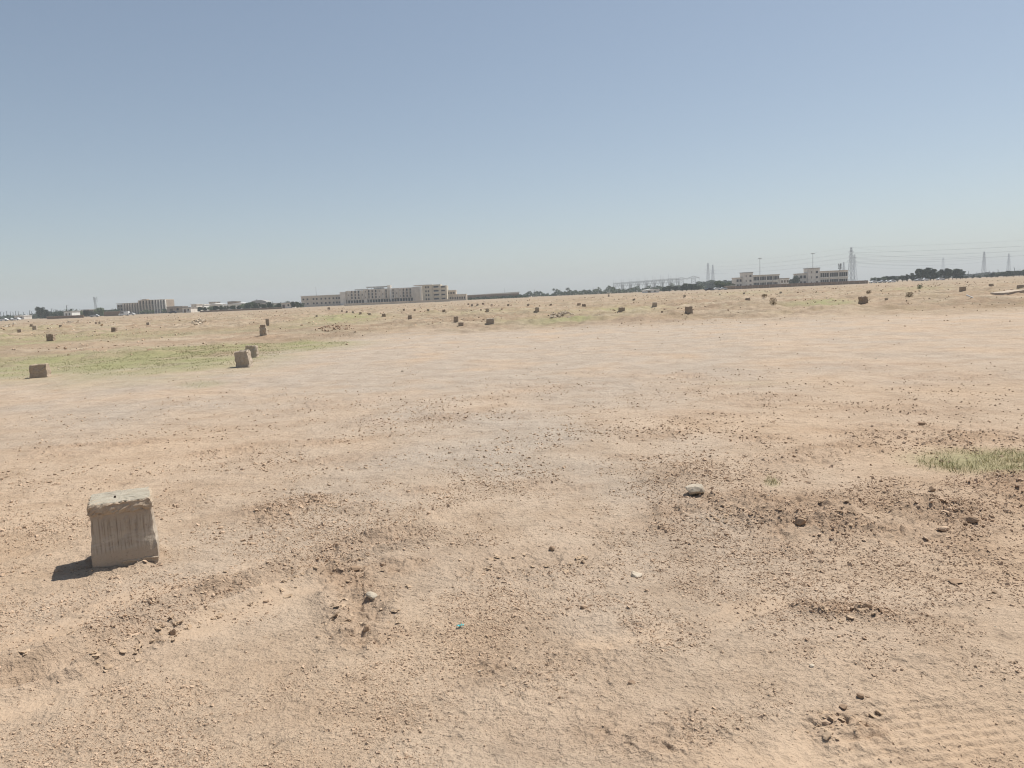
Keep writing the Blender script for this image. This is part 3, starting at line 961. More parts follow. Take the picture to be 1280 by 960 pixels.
def shrub(px, py, wpx, hpx, name, label, mat, seed, n=260):
    x, y = ground_hit(px, py); k = math.hypot(x, y) / 967
    w, h = wpx * k, hpx * k
    r = empty(name, (x, y, h1(x, y) - .02), 0, label, 'shrub')
    rr = random.Random(seed); mb = MB()
    for q in range(14):
        a = rr.uniform(0, 6.28); e = rr.uniform(.2, .5)
        mb.bar((0, 0, 0), (math.cos(a) * w * e, math.sin(a) * w * e, h * rr.uniform(.5, .95)), .012 * w + .006, .004, 4)
    mb.build('stem', M['dry_twig'], r)
    mb = MB()
    for q in range(n):
        a, t, ph = rr.uniform(0, 6.28), rr.random() ** .5, rr.uniform(.05, 1)
        c = Vector((math.cos(a) * w * .5 * t * math.sqrt(max(.1, 1 - (ph - .45) ** 2 * 2)), math.sin(a) * w * .5 * t, ph * h))
        s_ = w * rr.uniform(.05, .11)
        ax = Vector((rr.gauss(0, 1), rr.gauss(0, 1), rr.gauss(0, 1))).normalized(); bx2 = ax.orthogonal().normalized()
        b = len(mb.v)
        mb.v += [tuple(c - ax * s_), tuple(c + bx2 * s_ * .4), tuple(c + ax * s_), tuple(c - bx2 * s_ * .4)]
        mb.f.append((b, b + 1, b + 2, b + 3))
    mb.build('foliage', mat, r)
    return r


shrub(966.5, 380.6, 9, 8, 'dry_bush', 'round dry brown bush on the plain below the school buildings', M['dry_twig'], 1)
shrub(1136.5, 371.2, 8.5, 5.5, 'dry_bush', 'low dry bush right of the large right hand block', M['dry_twig'], 2)
shrub(1149.5, 361, 6, 4.5, 'green_bush', 'small green bush behind the low dry bush', M['leaf_pale'], 3)
shrub(955.5, 371, 7, 3, 'dry_bush', 'flat dark bush up left of the round dry bush', M['dry_twig'], 4)
shrub(692.5, 395, 5, 3, 'dry_bush', 'dark twiggy bush among the pale stones', M['dry_twig'], 5, 90)
shrub(1086, 367, 6, 3.6, 'dry_bush', 'dry bush just above the large right hand block', M['dry_twig'], 6)

# rubble heap of pale stones
rng = np.random.default_rng(77)
for (px, py, rx, ry, n, lo, hi, nm, lab, mt) in ((702, 396, 16, 4.5, 90, .08, .25, 'stone_scatter', 'scatter of pale stones in mid field right of the upright block', 'rubble'),
                                          (88, 403.5, 8, 2, 40, .12, .4, 'rubble_heap', 'low heap of dark and pale rubble on the left', 'rubble'),
                                          (249, 404, 9, 2.5, 46, .12, .4, 'rubble_heap', 'strewn pale rubble left of the slim upright block', 'rubble'),
                                          (51, 397.5, 10, 1.6, 60, .3, .9, 'rubble_heap', 'pale rubble heap in front of the single round tree', 'stone'),
                                          (418, 412, 24, 4, 70, .05, .16, 'soil_heap', 'reddish crumbled soil heap in mid field', 'clod')):
    gx, gy = in_spot(spot(px, py, rx, ry), n, rng, .6)
    tag(scatter_clods(nm, gx, gy, rng.uniform(lo, hi, n), .3, M[mt], 2, int(px), (.6, 1.0)), lab, 'rubble', kind='stuff')


# ------------------------------------------------------------------ trees
def tree_proto(name, H, W, seed, trunk_h=.25, leafmat='leaf', nclump=16, per=70, leaf=.38):
    rr = random.Random(seed)
    r = empty(name, (0, 0, 0))
    mb = MB()
    p0 = Vector((0, 0, -.2)); top = Vector((rr.uniform(-.2, .2), rr.uniform(-.2, .2), H * .6))
    mb.bar(p0, top, H * .03 + .04, H * .012, 7)
    clumps = []
    for q in range(nclump):
        a = rr.uniform(0, 6.283); z = H * (trunk_h + (1 - trunk_h) * (.12 + .8 * rr.random()))
        f = (z / H - trunk_h) / (1 - trunk_h)
        rad_ = W * .5 * math.sqrt(max(.05, 1 - (2 * f - .9) ** 2 * .8)) * rr.uniform(.35, .9)
        c = Vector((math.cos(a) * rad_, math.sin(a) * rad_, z)); clumps.append((c, W * rr.uniform(.15, .27)))
        s0 = p0.lerp(top, rr.uniform(.45, .95))
        mb.bar(s0, c, H * .012, H * .004, 5)
    mb.build('trunk', M['bark'], r)
    V, Fq = [], []
    for c, cr in clumps:
        for q in range(per):
            d = Vector((rr.gauss(0, 1), rr.gauss(0, 1), rr.gauss(0, 1))).normalized() * cr * rr.random() ** .4
            d.z *= .75
            p = c + d
            if p.z < H * trunk_h * .7: continue
            ax = Vector((rr.gauss(0, 1), rr.gauss(0, 1), rr.gauss(0, .7))).normalized(); e = ax.orthogonal().normalized()
            s_ = leaf * rr.uniform(.6, 1.3)
            b = len(V); V += [tuple(p - ax * s_), tuple(p + e * s_ * .5), tuple(p + ax * s_), tuple(p - e * s_ * .5)]
            Fq.append((b, b + 1, b + 2, b + 3))
    me = bpy.data.meshes.new('crown'); me.from_pydata(V, [], Fq)
    link_mesh('crown', me, M[leafmat], r)
    return r


PROTO = [tree_proto('tree', 7, 6.5, 1, .16, 'leaf', 22, 80), tree_proto('tree', 7, 5.5, 2, .06, 'leaf', 24, 80), tree_proto('tree', 7, 7.5, 3, .06, 'leaf_pale', 22, 80), tree_proto('tree', 7, 4.2, 4, .05, 'leaf', 24, 80)]
PUSED = [False] * 4


def tree(px, Y, hpx, label, k=None, group=None, wide=1.0, base=0.0):
    x = at_dist(px, Y); h = hpx * Y / 967
    k = random.randrange(4) if k is None else k
    s = h / 7
    loc, rz, sc = (x, Y, base), random.uniform(0, 6.28), (s * wide, s * wide, s)
    if not PUSED[k]:
        PUSED[k] = True
        r = PROTO[k]; r.location = loc; r.rotation_euler = (0, 0, rz); r.scale = sc
        tag(r, label, 'tree', group)
    else:
        r = dup(PROTO[k], loc, rz, sc, label, group)
        r['category'] = 'tree'
        if group is None and 'group' in r: del r['group']
    return r


# left
tree(51, 520, 15.5, 'single round dark tree standing among poles at the far left', 0, None, .8)
tree(57, 524, 11, 'smaller dark tree leaning on the single round tree', 1)
tree(125, 500, 10.5, 'round dark tree left of the brown pillared building', 2, None, 1.0)
tree(108, 505, 9, 'dark tree beside the lattice mast at the left', 0)
for k, (px, h) in enumerate(((70, 5), (76, 6), (93, 6), (99, 7), (103, 6), (114, 6.5))):
    tree(px, 530 + 6 * k, h, '%s from the left of the low dark trees left of the mast' % ORD[k], None, 'low trees left of the mast', 1.3)
for k, (px, h) in enumerate(((183, 5.4), (190, 4.4), (177, 4))):
    tree(px, 560, h, ['green shrub-like tree in front of the brown pillars, middle one', 'green shrub-like tree in front of the brown pillars, right one', 'green shrub-like tree in front of the brown pillars, left one'][k], 2, 'small trees before the brown building', 1.3)
mid = [(250, 7), (256, 6), (263, 6.5), (270, 7.5), (277, 7), (283, 6.5), (291, 7), (298, 6), (305, 8), (311, 10), (317, 9.5), (323, 8), (330, 7), (337, 8.5)]
for k, (px, h) in enumerate(mid):
    tree(px, 455 + 9 * (k % 3), h, '%s from the left in the tree row before the white roofs' % ORD[k], k % 3, 'tree row before the white roofs', 1.15)
for k, (px, h) in enumerate(((349, 7), (366, 8), (371, 7.5), (376, 5))):
    tree(px, 470, h, ['tree at the left end of the small grey house', 'taller tree at the right end of the small grey house', 'tree next to the two storey wing', 'low tree touching the two storey wing'][k], k, None)
# right
for k, (px, h) in enumerate(((898, 11), (903, 9), (910, 8.5), (915, 7))):
    tree(px, 455, h, '%s tree from the left beside the left hand school building' % ORD[k], 2, 'green trees beside the left hand school building', 1.1)
tree(995, 560, 12.5, 'dark tree left of the right hand school building', 1)
tree(990, 565, 9, 'smaller dark tree left of the tree beside the right hand school', 0)
clump = [(1134, 9), (1141, 10), (1148, 15), (1153, 15.5), (1158, 16), (1163, 15.5), (1167, 14), (1171, 11), (1176, 13), (1181, 14), (1186, 13), (1191, 13.5), (1196, 13), (1201, 12)]
for k, (px, h) in enumerate(clump):
    tree(px, 470 + 7 * (k % 3), h, '%s tree from the left in the dense dark clump at the right' % ORD[k], (3, 1, 3, 0)[k % 4], 'dense dark tree clump at the right', 1.0)
for k, (px, h) in enumerate(((1092, 7), (1098, 6), (1104, 7), (1110, 8), (1116, 7.5), (1122, 7), (1128, 8))):
    tree(px, 500 + 5 * (k % 2), h, '%s tree from the left in the low row behind the white cars' % ORD[k], k % 3, 'low tree row behind the white cars', 1.2)
for k, px in enumerate((1208, 1216, 1224, 1233, 1240, 1247, 1254, 1260, 1267, 1274, 1281)):
    tree(px, 520 + 6 * (k % 2), (3.5, 4, 3.5, 4.5, 6, 6, 7, 7.5, 7, 7.5, 8)[k], '%s tree from the left in the low row reaching the right edge' % ORD[k], k % 3, 'low tree row at the right edge', 1.5)
for k, (px, h) in enumerate(((823, 4.5), (830, 6), (837, 7), (845, 6.5), (853, 7.5), (858, 9), (864, 9), (868, 8), (874, 6))):
    tree(px, 520 + 8 * (k % 2), h, '%s tree from the left at the foot of the gantry towers' % ORD[k], k % 3, 'trees at the foot of the gantry towers', 1.3)


# two palms
def palm(px, Y, hpx, label):
    x = at_dist(px, Y); h = hpx * Y / 967
    r = empty('palm_tree', (x, Y, 0), 0, label, 'palm tree', 'two distant palms')
    mb = MB(); mb.bar((0, 0, 0), (.2, 0, h * .8), .3, .2, 8); mb.build('trunk', M['bark'], r)
    mb = MB(); rr = random.Random(px)
    for q in range(26):
        a = rr.uniform(0, 6.28); e = rr.uniform(-.3, 1.1); prev = Vector((.2, 0, h * .8)); d = Vector((math.cos(a) * math.cos(e), math.sin(a) * math.cos(e), math.sin(e)))
        side = Vector((-math.sin(a), math.cos(a), 0))
        for s_ in range(5):
            nx = prev + d * (h * .075); d.z -= .28; d.normalize()
            w0, w1 = .45 * math.sin((s_ + .4) / 5.4 * 3.14) + .05, .45 * math.sin((s_ + 1.4) / 5.4 * 3.14) * (s_ < 4) + .03
            b = len(mb.v); mb.v += [tuple(prev - side * w0), tuple(prev + side * w0), tuple(nx + side * w1), tuple(nx - side * w1)]; mb.f.append((b, b + 1, b + 2, b + 3)); prev = nx
    mb.build('crown', M['leaf'], r)


palm(692.5, 760, 9.5, 'left of the two palms rising over the far tree line')
palm(709.5, 760, 10.5, 'right of the two palms rising over the far tree line')


def treeline(px0, px1, Y0, Y1, hpx, label, seed, n, var=.5, mat='leaf'):
    rng = np.random.default_rng(seed)
    t = rng.random(n); Y = Y0 + (Y1 - Y0) * t; x = np.array([at_dist(px0 + (px1 - px0) * a, b) for a, b in zip(t, Y)])
    hh = hpx * Y / 967 * (1 + var * fbm(t * (px1 - px0), t * 0 + seed, 9, 3, seed))
    z = np.maximum(hh, .8) * rng.random(n) ** .8
    yy = Y + rng.normal(0, 4, n)
    P = np.stack([x, yy, z], 1)
    a = rng.standard_normal((n, 3)); a /= np.linalg.norm(a, axis=1)[:, None]
    b = np.cross(a, rng.standard_normal((n, 3))); b /= np.linalg.norm(b, axis=1)[:, None]
    s = rng.uniform(.5, 1.1, n)[:, None] * Y[:, None] / 800
    Q = np.stack([P - a * s, P + b * s * .6, P + a * s, P - b * s * .6], 1).reshape(-1, 3)
    o = link_mesh('treeline', np_mesh('treeline', Q, np.arange(4 * n).reshape(-1, 4), M[mat]), None)
    tag(o, label, 'trees', kind='stuff')


treeline(648, 768, 800, 700, 5.2, 'distant grey green tree line in the middle of the horizon', 3, 3600, 1.0, 'leaf_pale')
treeline(765, 880, 720, 760, 5.5, 'distant dark growth under the switchyard gantries', 4, 3200, .9, 'leaf_pale')
treeline(872, 925, 800, 800, 9.5, 'dusty grey tree belt left of the left hand school building', 5, 6000, .15)
treeline(-40, 70, 640, 620, 4.5, 'low dark growth along the far left horizon', 6, 3000, .6)
treeline(1195, 1340, 900, 900, 4.5, 'far low tree belt along the right horizon', 7, 5000, .4)
treeline(56, 147, 575, 590, 6.5, 'dusty dark growth between the far left houses', 10, 4200, .7)
treeline(205, 245, 590, 590, 5, 'dark growth right of the brown pillared building', 11, 1600, .6)
treeline(336, 378, 560, 560, 6.5, 'dark growth around the small grey house', 12, 1800, .7)
treeline(225, 350, 640, 640, 5, 'hazy growth behind the white roofs', 8, 4000, .5)
treeline(570, 660, 620, 620, 2.6, 'low growth along the foot of the long low building', 9, 2500, .6)


# ------------------------------------------------------------------ buildings
def facade_root(name, px0, Y, label, cat='building', yaw=0.0):
    x = at_dist(px0, Y)
    r = empty(name, (x, Y, 0), yaw, label, cat)
    return r, Y / 967.0


def window(root, x, y, z, w, h, mat='glass', name='window', depth=.12, sill=False, cache={}):
    """a pane with its own frame lip, standing a little proud of the wall face at y"""
    key = (round(w, 2), round(h, 2), mat)
    if key not in cache:
        mb = MB(); mb.box(-w / 2, w / 2, -.04, depth, 0, h); cache[key] = (mb.mesh(name), None)
    o = link_mesh(name, cache[key][0], M[mat], root, (x, y, z))
    return o


def pillared_building():
    r, k = facade_root('pillared_building', 147, 600, 'brown three storey building with pale vertical piers at the far left')
    L = lambda px: (px - 147) * k
    def Z(hp): return hp * k
    mb = MB()
    mb.box(0, L(154.5), 0, 14, 0, Z(13.2)); mb.box(L(154.5), L(174), .6, 14, 0, Z(14.0)); mb.box(L(174), L(208), .3, 15, 0, Z(16.6))
    mb.build('wall', M['wall_brown'], r)
    mb = MB(); mb.box(-.3, L(174) - .02, -.4, 14.3, Z(14.0) + .01, Z(14.5)); mb.box(L(174), L(207.5), -.5, 15.3, Z(16.6) + .01, Z(17.2)); mb.build('roof_slab', M['wall_tan'], r)
    mb = MB(); mb.box(L(176), L(182), 3, 8, Z(17.2), Z(18.4)); mb.bar((L(174.5), 3, Z(14.5)), (L(174.5), 3, Z(21)), .1, .06, 6); mb.build('roof_hut', M['wall_brown'], r)
    # piers and recess panels
    xs = [155, 158.2, 161.4, 164.6, 168, 171.2, 174.4, 178.2, 182, 185.8, 189.6, 193.4, 196.8, 200.2, 203.6, 207]
    for i, px in enumerate(xs):
        tall = Z(16.5) if px > 173 else Z(13.9)
        MB().box(L(px), L(px) + .75, -1.3, (.3 if px > 173 else .6), 0, tall).build('pier', M['wall_tan'] if px < 192 else M['wall_pale'], r)  # right-hand piers get a paler colour to paint them sunlit
        if i < len(xs) - 1:
            w = L(xs[i + 1]) - L(px) - .85
            fy = .3 if px > 173 else .6
            for fl in range(3):
                z0 = tall * (.04 + .32 * fl)
                window(r, L(px) + .8 + w / 2, fy - .02, z0 + .5, w * .9, tall * .25, 'shade_brown' if (i + fl) % 3 else 'glass')
    for fl in range(3):
        for c in range(2):
            window(r, L(149.3 + 3.2 * c), -.02, Z(2 + 4 * fl), 1.1, 1.3)


pillared_building()


def grey_complex():
    # left two-storey wing
    r, k = facade_root('hospital_wing', 377, 615, 'two storey tan wing with two rows of small windows, left end of the grey complex')
    L = lambda px: (px - 377) * k
    mb = MB(); mb.box(0, L(432), 0, 12, 0, 13.0 * k); mb.build('wall', M['wall_tan'], r)
    mb = MB(); mb.box(-.3, L(432), -.35, 12.3, 13.0 * k + .005, 13.7 * k); mb.build('parapet', M['wall_grey'], r)
    for fl, z in ((0, 3.0), (1, 8.3)):
        for c, px in enumerate((379.8, 384.8, 392.3, 396.3, 402, 407.2, 412, 417, 421, 424.2)):
            window(r, L(px), -.02, z * k, 1.25, 2.1 * k)
    mb = MB(); mb.bar((L(394.2), 5, 13.7 * k), (L(394.2), 5, 24.5 * k), .12, .05, 6); mb.build('antenna', M['pole'], r)
    # pillared hall
    r, k = facade_root('hospital_hall', 425.5, 600, 'wide grey three storey hall with vertical pilasters and raised roof canopies')
    L = lambda px: (px - 425.5) * k
    mb = MB()
    mb.box(0, L(432.5), 0, 20, 0, 16.6 * k); mb.box(L(432.5), L(455), .8, 20, 6.2 * k, 17.6 * k); mb.box(L(455), L(516), 0, 22, 6.2 * k, 18.6 * k); mb.box(L(516), L(527.5), -.6, 22, 0, 19.2 * k)
    mb.box(L(455) + .01, L(459), 0, 8, 0, 6.2 * k - .01); mb.box(L(432.6), L(516) - .01, 4, 20, 0, 6.2 * k - .01)
    mb.build('wall', M['wall_grey'], r)
    MB().box(L(525), L(526.8), -1.1, -.62, .3, 18.4 * k).build('white_strip', M['white'], r)  # white colour stands in for the sunlit side of the end bay
    MB().box(L(488), L(489), -.9, -.02, 3.6 * k, 18.2 * k).build('white_strip', M['white'], r)
    px = 433.5; i = 0
    while px < 515:
        if not 486 < px < 490.5:
            fy = .8 if px < 455 else 0
            MB().box(L(px), L(px) + .6, fy - .8, fy - .005, 6.2 * k, (17.3 if px < 455 else 18.3) * k).build('pilaster', M['wall_tan'], r)
        w = 2.6 * k
        if px < 511 and not 483.5 < px < 487:
            fy = .8 if px < 455 else 0
            for fl in range(3):
                if (i * 7) % 5 not in (0, 3):
                    window(r, L(px) + .6 + w * .5, fy - .02, (7.2 + 3.7 * fl) * k, w * .62, 2.9 * k, 'glass' if (i + fl) % 3 else 'shade_brown')
                elif (i + fl) % 2:
                    window(r, L(px) + .6 + w * .55, fy - .02, (7.6 + 3.7 * fl) * k, w * .35, 1.8 * k, 'shade_brown')
        px += 4.3; i += 1
    # ground floor arcade columns and dark back
    for px in np.arange(434, 516, 3.4):
        if not 454 < px < 460:
            MB().box(L(px), L(px) + .55, .85, 1.5, 0, 6.2 * k - .01).build('column', M['wall_grey'], r)
    MB().box(L(433), L(454.5), 3.88, 3.98, .2, 5.6 * k).build('arcade_glazing', M['glass'], r)
    MB().box(L(459.5), L(515), 3.88, 3.98, .2, 5.6 * k).build('arcade_glazing', M['glass'], r)
    for (a, b, z0, z1, yy) in ((443, 457.5, 18.6, 19.3, 4), (457, 487, 20.8, 21.8, 5)):
        can = MB().box(L(a), L(b), yy, yy + 10, z0 * k, z1 * k).build('roof_canopy', M['roof_grey'], r)
        mb = MB()
        for q in range(6):
            xx = L(a) + (L(b) - L(a)) * (q + .3) / 6
            mb.box(xx, xx + .4, yy + .6, yy + 1.2, 17.6 * k, z0 * k - .01)
        mb.build('canopy_post', M['white'], can)
    mb = MB(); mb.box(L(484), L(488), 4, 8, 18.62 * k, 22.6 * k); mb.build('stair_head', M['wall_grey'], r)
    mb = MB(); mb.box(L(466), L(478), 7, 12, 18.62 * k, 20.4 * k); mb.build('roof_hut', M['white'], r)
    # right block with window bands
    r, k = facade_root('hospital_block', 517.5, 575, 'four storey cream block with dark window bands, right end of the grey complex', 'building', 0)
    L = lambda px: (px - 517.5) * k
    mb = MB(); mb.box(L(528.2), L(541), 0, 18, 0, 20.4 * k); mb.box(L(541), L(551), 1, 18, 0, 21 * k); mb.box(L(551), L(558.5), 2, 18, 0, 19.4 * k)
    mb.build('wall', M['wall_cream'], r)
    MB().box(L(518), L(541), -.4, 18.4, 20.41 * k, 21.3 * k).build('roof_slab', M['wall_grey'], r)
    for fl in range(4):
        z = (2.2 + 4.9 * fl) * k
        for px in (533, 536): window(r, L(px), -.02, z, 1.0, 2.3 * k)
        if fl < 4:
            window(r, L(545.5), .98, z + .2, 6.0 * k, 1.9 * k, 'glass', 'window_band')
            window(r, L(554), 1.98, z + .2 if fl < 3 else z, 4.6 * k, 1.7 * k, 'glass', 'window_band')
            MB().box(L(541.5), L(550.5), .3, .97, z - .5 * k, z + .05).build('balcony', M['wall_pale'], r)
    # stepped low part
    r, k = facade_root('hospital_annex', 558.8, 590, 'low tan annex with a row of small openings stepping down from the cream block')
    L = lambda px: (px - 558.8) * k
    mb = MB(); mb.box(0, L(570), 0, 12, 0, 12.5 * k); mb.box(L(570) + .01, L(583), .5, 12, 0, 7.8 * k); mb.build('wall', M['wall_tan'], r)
    MB().box(-.2 + .3, L(570.5), -.3, 12.2, 12.51 * k, 13.2 * k).build('roof_slab', M['wall_grey'], r)
    for c in range(3):
        window(r, L(561 + 3.2 * c), -.02, 8.6 * k, 1.2, 2 * k)
    for c in range(8):
        window(r, L(560.3 + 2.9 * c), -.02 if 560.3 + 2.9 * c < 570 else .48, 2 * k, .95, 2.6 * k)
    # long low building
    r, k = facade_root('storage_hall', 582, 640, 'long low brown storage hall with a pale flat roof right of the complex')
    L = lambda px: (px - 582) * k
    mb = MB(); mb.box(0, L(648.5), 0, 14, 0, 5.6 * k); mb.build('wall', M['brick'], r)
    rf = MB().prism([(-.4, 5.61 * k), (L(648.5) + .4, 5.61 * k), (L(648.5) + .4, 7.4 * k), (L(610), 6.6 * k), (-.4, 5.9 * k)], -.5, 14.5).build('roof', M['wall_pale'], r)
    MB().bar((L(631), 4, 6.8 * k), (L(631), 4, 12.5 * k), .1, .05, 6).build('antenna', M['pole'], r)
    for c in range(7):
        window(r, L(588 + 8.6 * c), -.02, 1.6 * k, 2.4, 1.8 * k, 'shade_brown')
    # boundary wall
    r, k = facade_root('boundary_wall', 430, 470, 'long low tan boundary wall in front of the grey complex', 'wall')
    L = lambda px: (px - 430) * k
    MB().box(0, L(562), 0, .3, 0, 2.6 * k).build('wall_panel', M['wall_tan'], r)
    MB().box(-.05, L(562) + .05, -.08, .38, 2.6 * k + .005, 2.6 * k + .12).build('coping', M['wall_grey'], r)


grey_complex()


def school(px0, Y, label, wing_l, tower, wing_r, htl, htt, htr, bays):
    r, k = facade_root('school_building', px0, Y, label)
    L = lambda px: (px - px0) * k
    mb = MB(); mb.box(0, L(wing_l) - .01, 1.2, 11, 0, htl * k); mb.build('side_wing', M['wall_grey'], r)
    MB().box(-.25, L(wing_l) - .02, .9, 11.2, htl * k + .005, (htl + .8) * k).build('parapet', M['wall_tan'], r)
    t = MB().box(L(wing_l), L(tower), -.8, 8, 0, htt * k).build('stair_tower', M['wall_grey'], r)
    MB().box(L(wing_l) - .3, L(tower) + .3, -1.1, 8.3, htt * k + .005, (htt + .9) * k).build('roof_slab', M['roof_grey'], t)
    w = MB().box(L(tower) + .01, L(wing_r), 0, 10, 0, htr * k).build('classroom_wing', M['wall_pale'], r)
    MB().box(L(tower) + .35, L(wing_r) + .3, -.5, 10.3, htr * k + .005, (htr + .8) * k).build('roof_slab', M['wall_tan'], w)
    # bays
    x0, x1 = L(tower) + .2, L(wing_r) - .2
    bw = (x1 - x0) / bays
    for b in range(bays):
        MB().box(x0 + b * bw - .02, x0 + b * bw + .5, -.45, -.005, 0, htr * k - .01).build('pier', M['wall_grey'], w)
        for fl in range(2):
            for c in range(4):
                window(w, x0 + b * bw + .5 + (bw - .6) * (c + .5) / 4, -.02, (1.4 + htr * .5 * fl) * k, (bw - .6) / 4 * .84, htr * .31 * k, 'glass')
            MB().box(x0 + b * bw + .52, x0 + (b + 1) * bw - .04, -.3, -.006, (htr * .5 * fl + htr * .455) * k, (htr * .5 * fl + htr * .50) * k).build('sun_shade', M['wall_tan'], w)
    for fl in range(3):
        z = htt * k * (.10 + .31 * fl)
        window(r, (L(wing_l) * .25 + L(tower) * .75), -.82, z, 1.5, htt * k * .13)
        window(r, (L(wing_l) * .70 + L(tower) * .30), -.82, z, .6, htt * k * .12, 'shade_brown')
    for fl in range(2):
        for c in range(2):
            window(r, L(wing_l) * (.3 + .42 * c), 1.18, (1.8 + htl * .5 * fl) * k, L(wing_l) * .28, htl * .24 * k)


school(920, 600, 'left of the two grey school buildings, with a stair tower at its left', 928.8, 940.6, 974, 12.5, 18.5, 14.6, 4)
school(999, 560, 'right and larger of the two grey school buildings, with a tall stair tower', 1009.6, 1024, 1059.5, 14.5, 20.5, 16.2, 3)
# school wall and small gatehouse between
r, k = facade_root('perimeter_wall', 905, 430, 'long brown perimeter wall in front of the two school buildings', 'wall')
L = lambda px: (px - 905) * k
MB().box(0, L(1084), 0, .25, -.1, 4.0 * k).build('wall_panel', M['brick'], r)
mb = MB()
for q in np.arange(905, 1084, 7): mb.box(L(q), L(q) + .4, -.12, -.004, -.1, 4.3 * k)
mb.build('buttress', M['wall_brown'], r)
r, k = facade_root('gatehouse', 975.5, 590, 'small flat red brown hut between the two school buildings', 'hut')
MB().box(0, 11 * k, 0, 6, 0, 9.4 * k).build('wall', M['wall_pale'], r)
MB().box(-.3, 11.4 * k, -.3, 6.3, 9.41 * k, 10.2 * k).build('roof', M['brick'], r)
for c in range(3): window(r, (2 + 3.4 * c) * k, -.02, 4.6 * k, 1.2, 3 * k, 'shade_brown')


def shed(px0, px1, Y, hw, hr, label, wallm='wall_grey', roofm='white', name='shed', arch=False, dep=10):
    r, k = facade_root(name, px0, Y, label, 'shed')
    w = (px1 - px0) * k
    MB().box(0, w, 0, dep, -.1, hw * k).build('wall', M[wallm], r)
    if arch:
        poly = [(-.2, hw * k + .005), (w + .2, hw * k + .005)] + [(w / 2 + (w / 2 + .2) * math.cos(a), hw * k + .2 + hr * k * math.sin(a)) for a in np.linspace(.05, math.pi - .05, 12)]
    else:
        poly = [(-.4, hw * k + .005), (w + .4, hw * k + .005), (w + .4, hw * k + .25), (w * .55, (hw + hr) * k), (-.4, hw * k + .25)]
    MB().prism(poly, -.4, dep + .4).build('roof', M[roofm], r)
    window(r, w * .3, -.02, 0.05, min(2.2, w * .2), hw * k * .7, 'shade_brown', 'door')
    window(r, w * .7, -.02, hw * k * .4, min(1.5, w * .15), hw * k * .35)
    return r


shed(239.5, 246, 520, 9.5, .6, 'small pale hut left of the tree row')
shed(246.5, 255.5, 540, 8.5, .6, 'white walled hut beside the small pale hut', 'white', 'wall_pale')
shed(255, 277, 560, 8.0, 1.4, 'long white roofed shed behind the left of the tree row', 'wall_pale', 'white')
shed(262, 270, 600, 11, .6, 'grey block house rising behind the long white roofed shed', 'wall_grey', 'roof_grey')
shed(284, 312, 560, 7.2, 2.0, 'white roofed shed behind the middle of the tree row', 'wall_pale', 'white')
shed(285, 296, 610, 10.5, .7, 'dark flat roofed block behind the middle white roof', 'wall_brown', 'roof_grey')
shed(313, 334, 560, 7.0, 4.0, 'arched pale roof hall behind the right of the tree row', 'wall_pale', 'roof_grey', 'arched_hall', True)
shed(350, 365, 500, 6.5, .8, 'small grey house left of the two storey wing', 'wall_grey', 'roof_grey')
shed(80, 90, 520, 7.5, .7, 'low white hut with dark roof at the far left', 'white', 'roof_grey')
shed(228, 238.5, 500, 6, .5, 'grey hut right of the brown pillared building', 'wall_grey', 'roof_grey')
shed(806, 824, 470, 3.0, 1.6, 'low white shed below the switchyard', 'white', 'white')
shed(911, 919, 440, 4.0, .6, 'small white hut at the left end of the perimeter wall', 'white', 'wall_pale', 'hut', False, 5)
shed(208.5, 228, 560, 7.5, .8, 'dark low building adjoining the brown pillared building', 'wall_brown', 'roof_grey')
shed(18, 30, 600, 4.5, .7, 'low grey hut among poles at the far left', 'wall_grey', 'white')
shed(61, 68, 640, 6.0, .6, 'small grey low house right of the single round tree', 'wall_grey', 'roof_grey')
shed(92, 99, 600, 7.5, .6, 'grey flat roofed house right of the low white hut', 'wall_grey', 'roof_grey')
shed(102, 112, 620, 8.2, .6, 'brown flat roofed house left of the lattice mast', 'wall_brown', 'roof_grey')
shed(126, 138, 600, 6.5, .7, 'pale low house between the lattice mast and the brown building', 'wall_pale', 'roof_grey')
shed(334, 350, 600, 6.0, .6, 'low pale block right of the arched roof hall', 'wall_pale', 'roof_grey')
shed(38, 47, 640, 4.5, .6, 'low pale house left of the single round tree', 'wall_pale', 'roof_grey')
for (a, b, Y, h, lab) in ((130, 150, 470, 5.5, 'dark brick wall left of the brown pillared building'), (58, 104, 400, 3.2, 'low brown brick wall in front of the far left trees'),
                          (250, 352, 440, 1.8, 'low dusty wall under the tree row before the white roofs')):
    r, k = facade_root('brick_wall', a, Y, lab, 'wall')
    MB().box(0, (b - a) * k, 0, .25, -.1, h * k).build('wall_panel', M['brick'], r)
    MB().box(-.05, (b - a) * k + .05, -.06, .31, h * k + .004, h * k + .1).build('coping', M['wall_tan'], r)


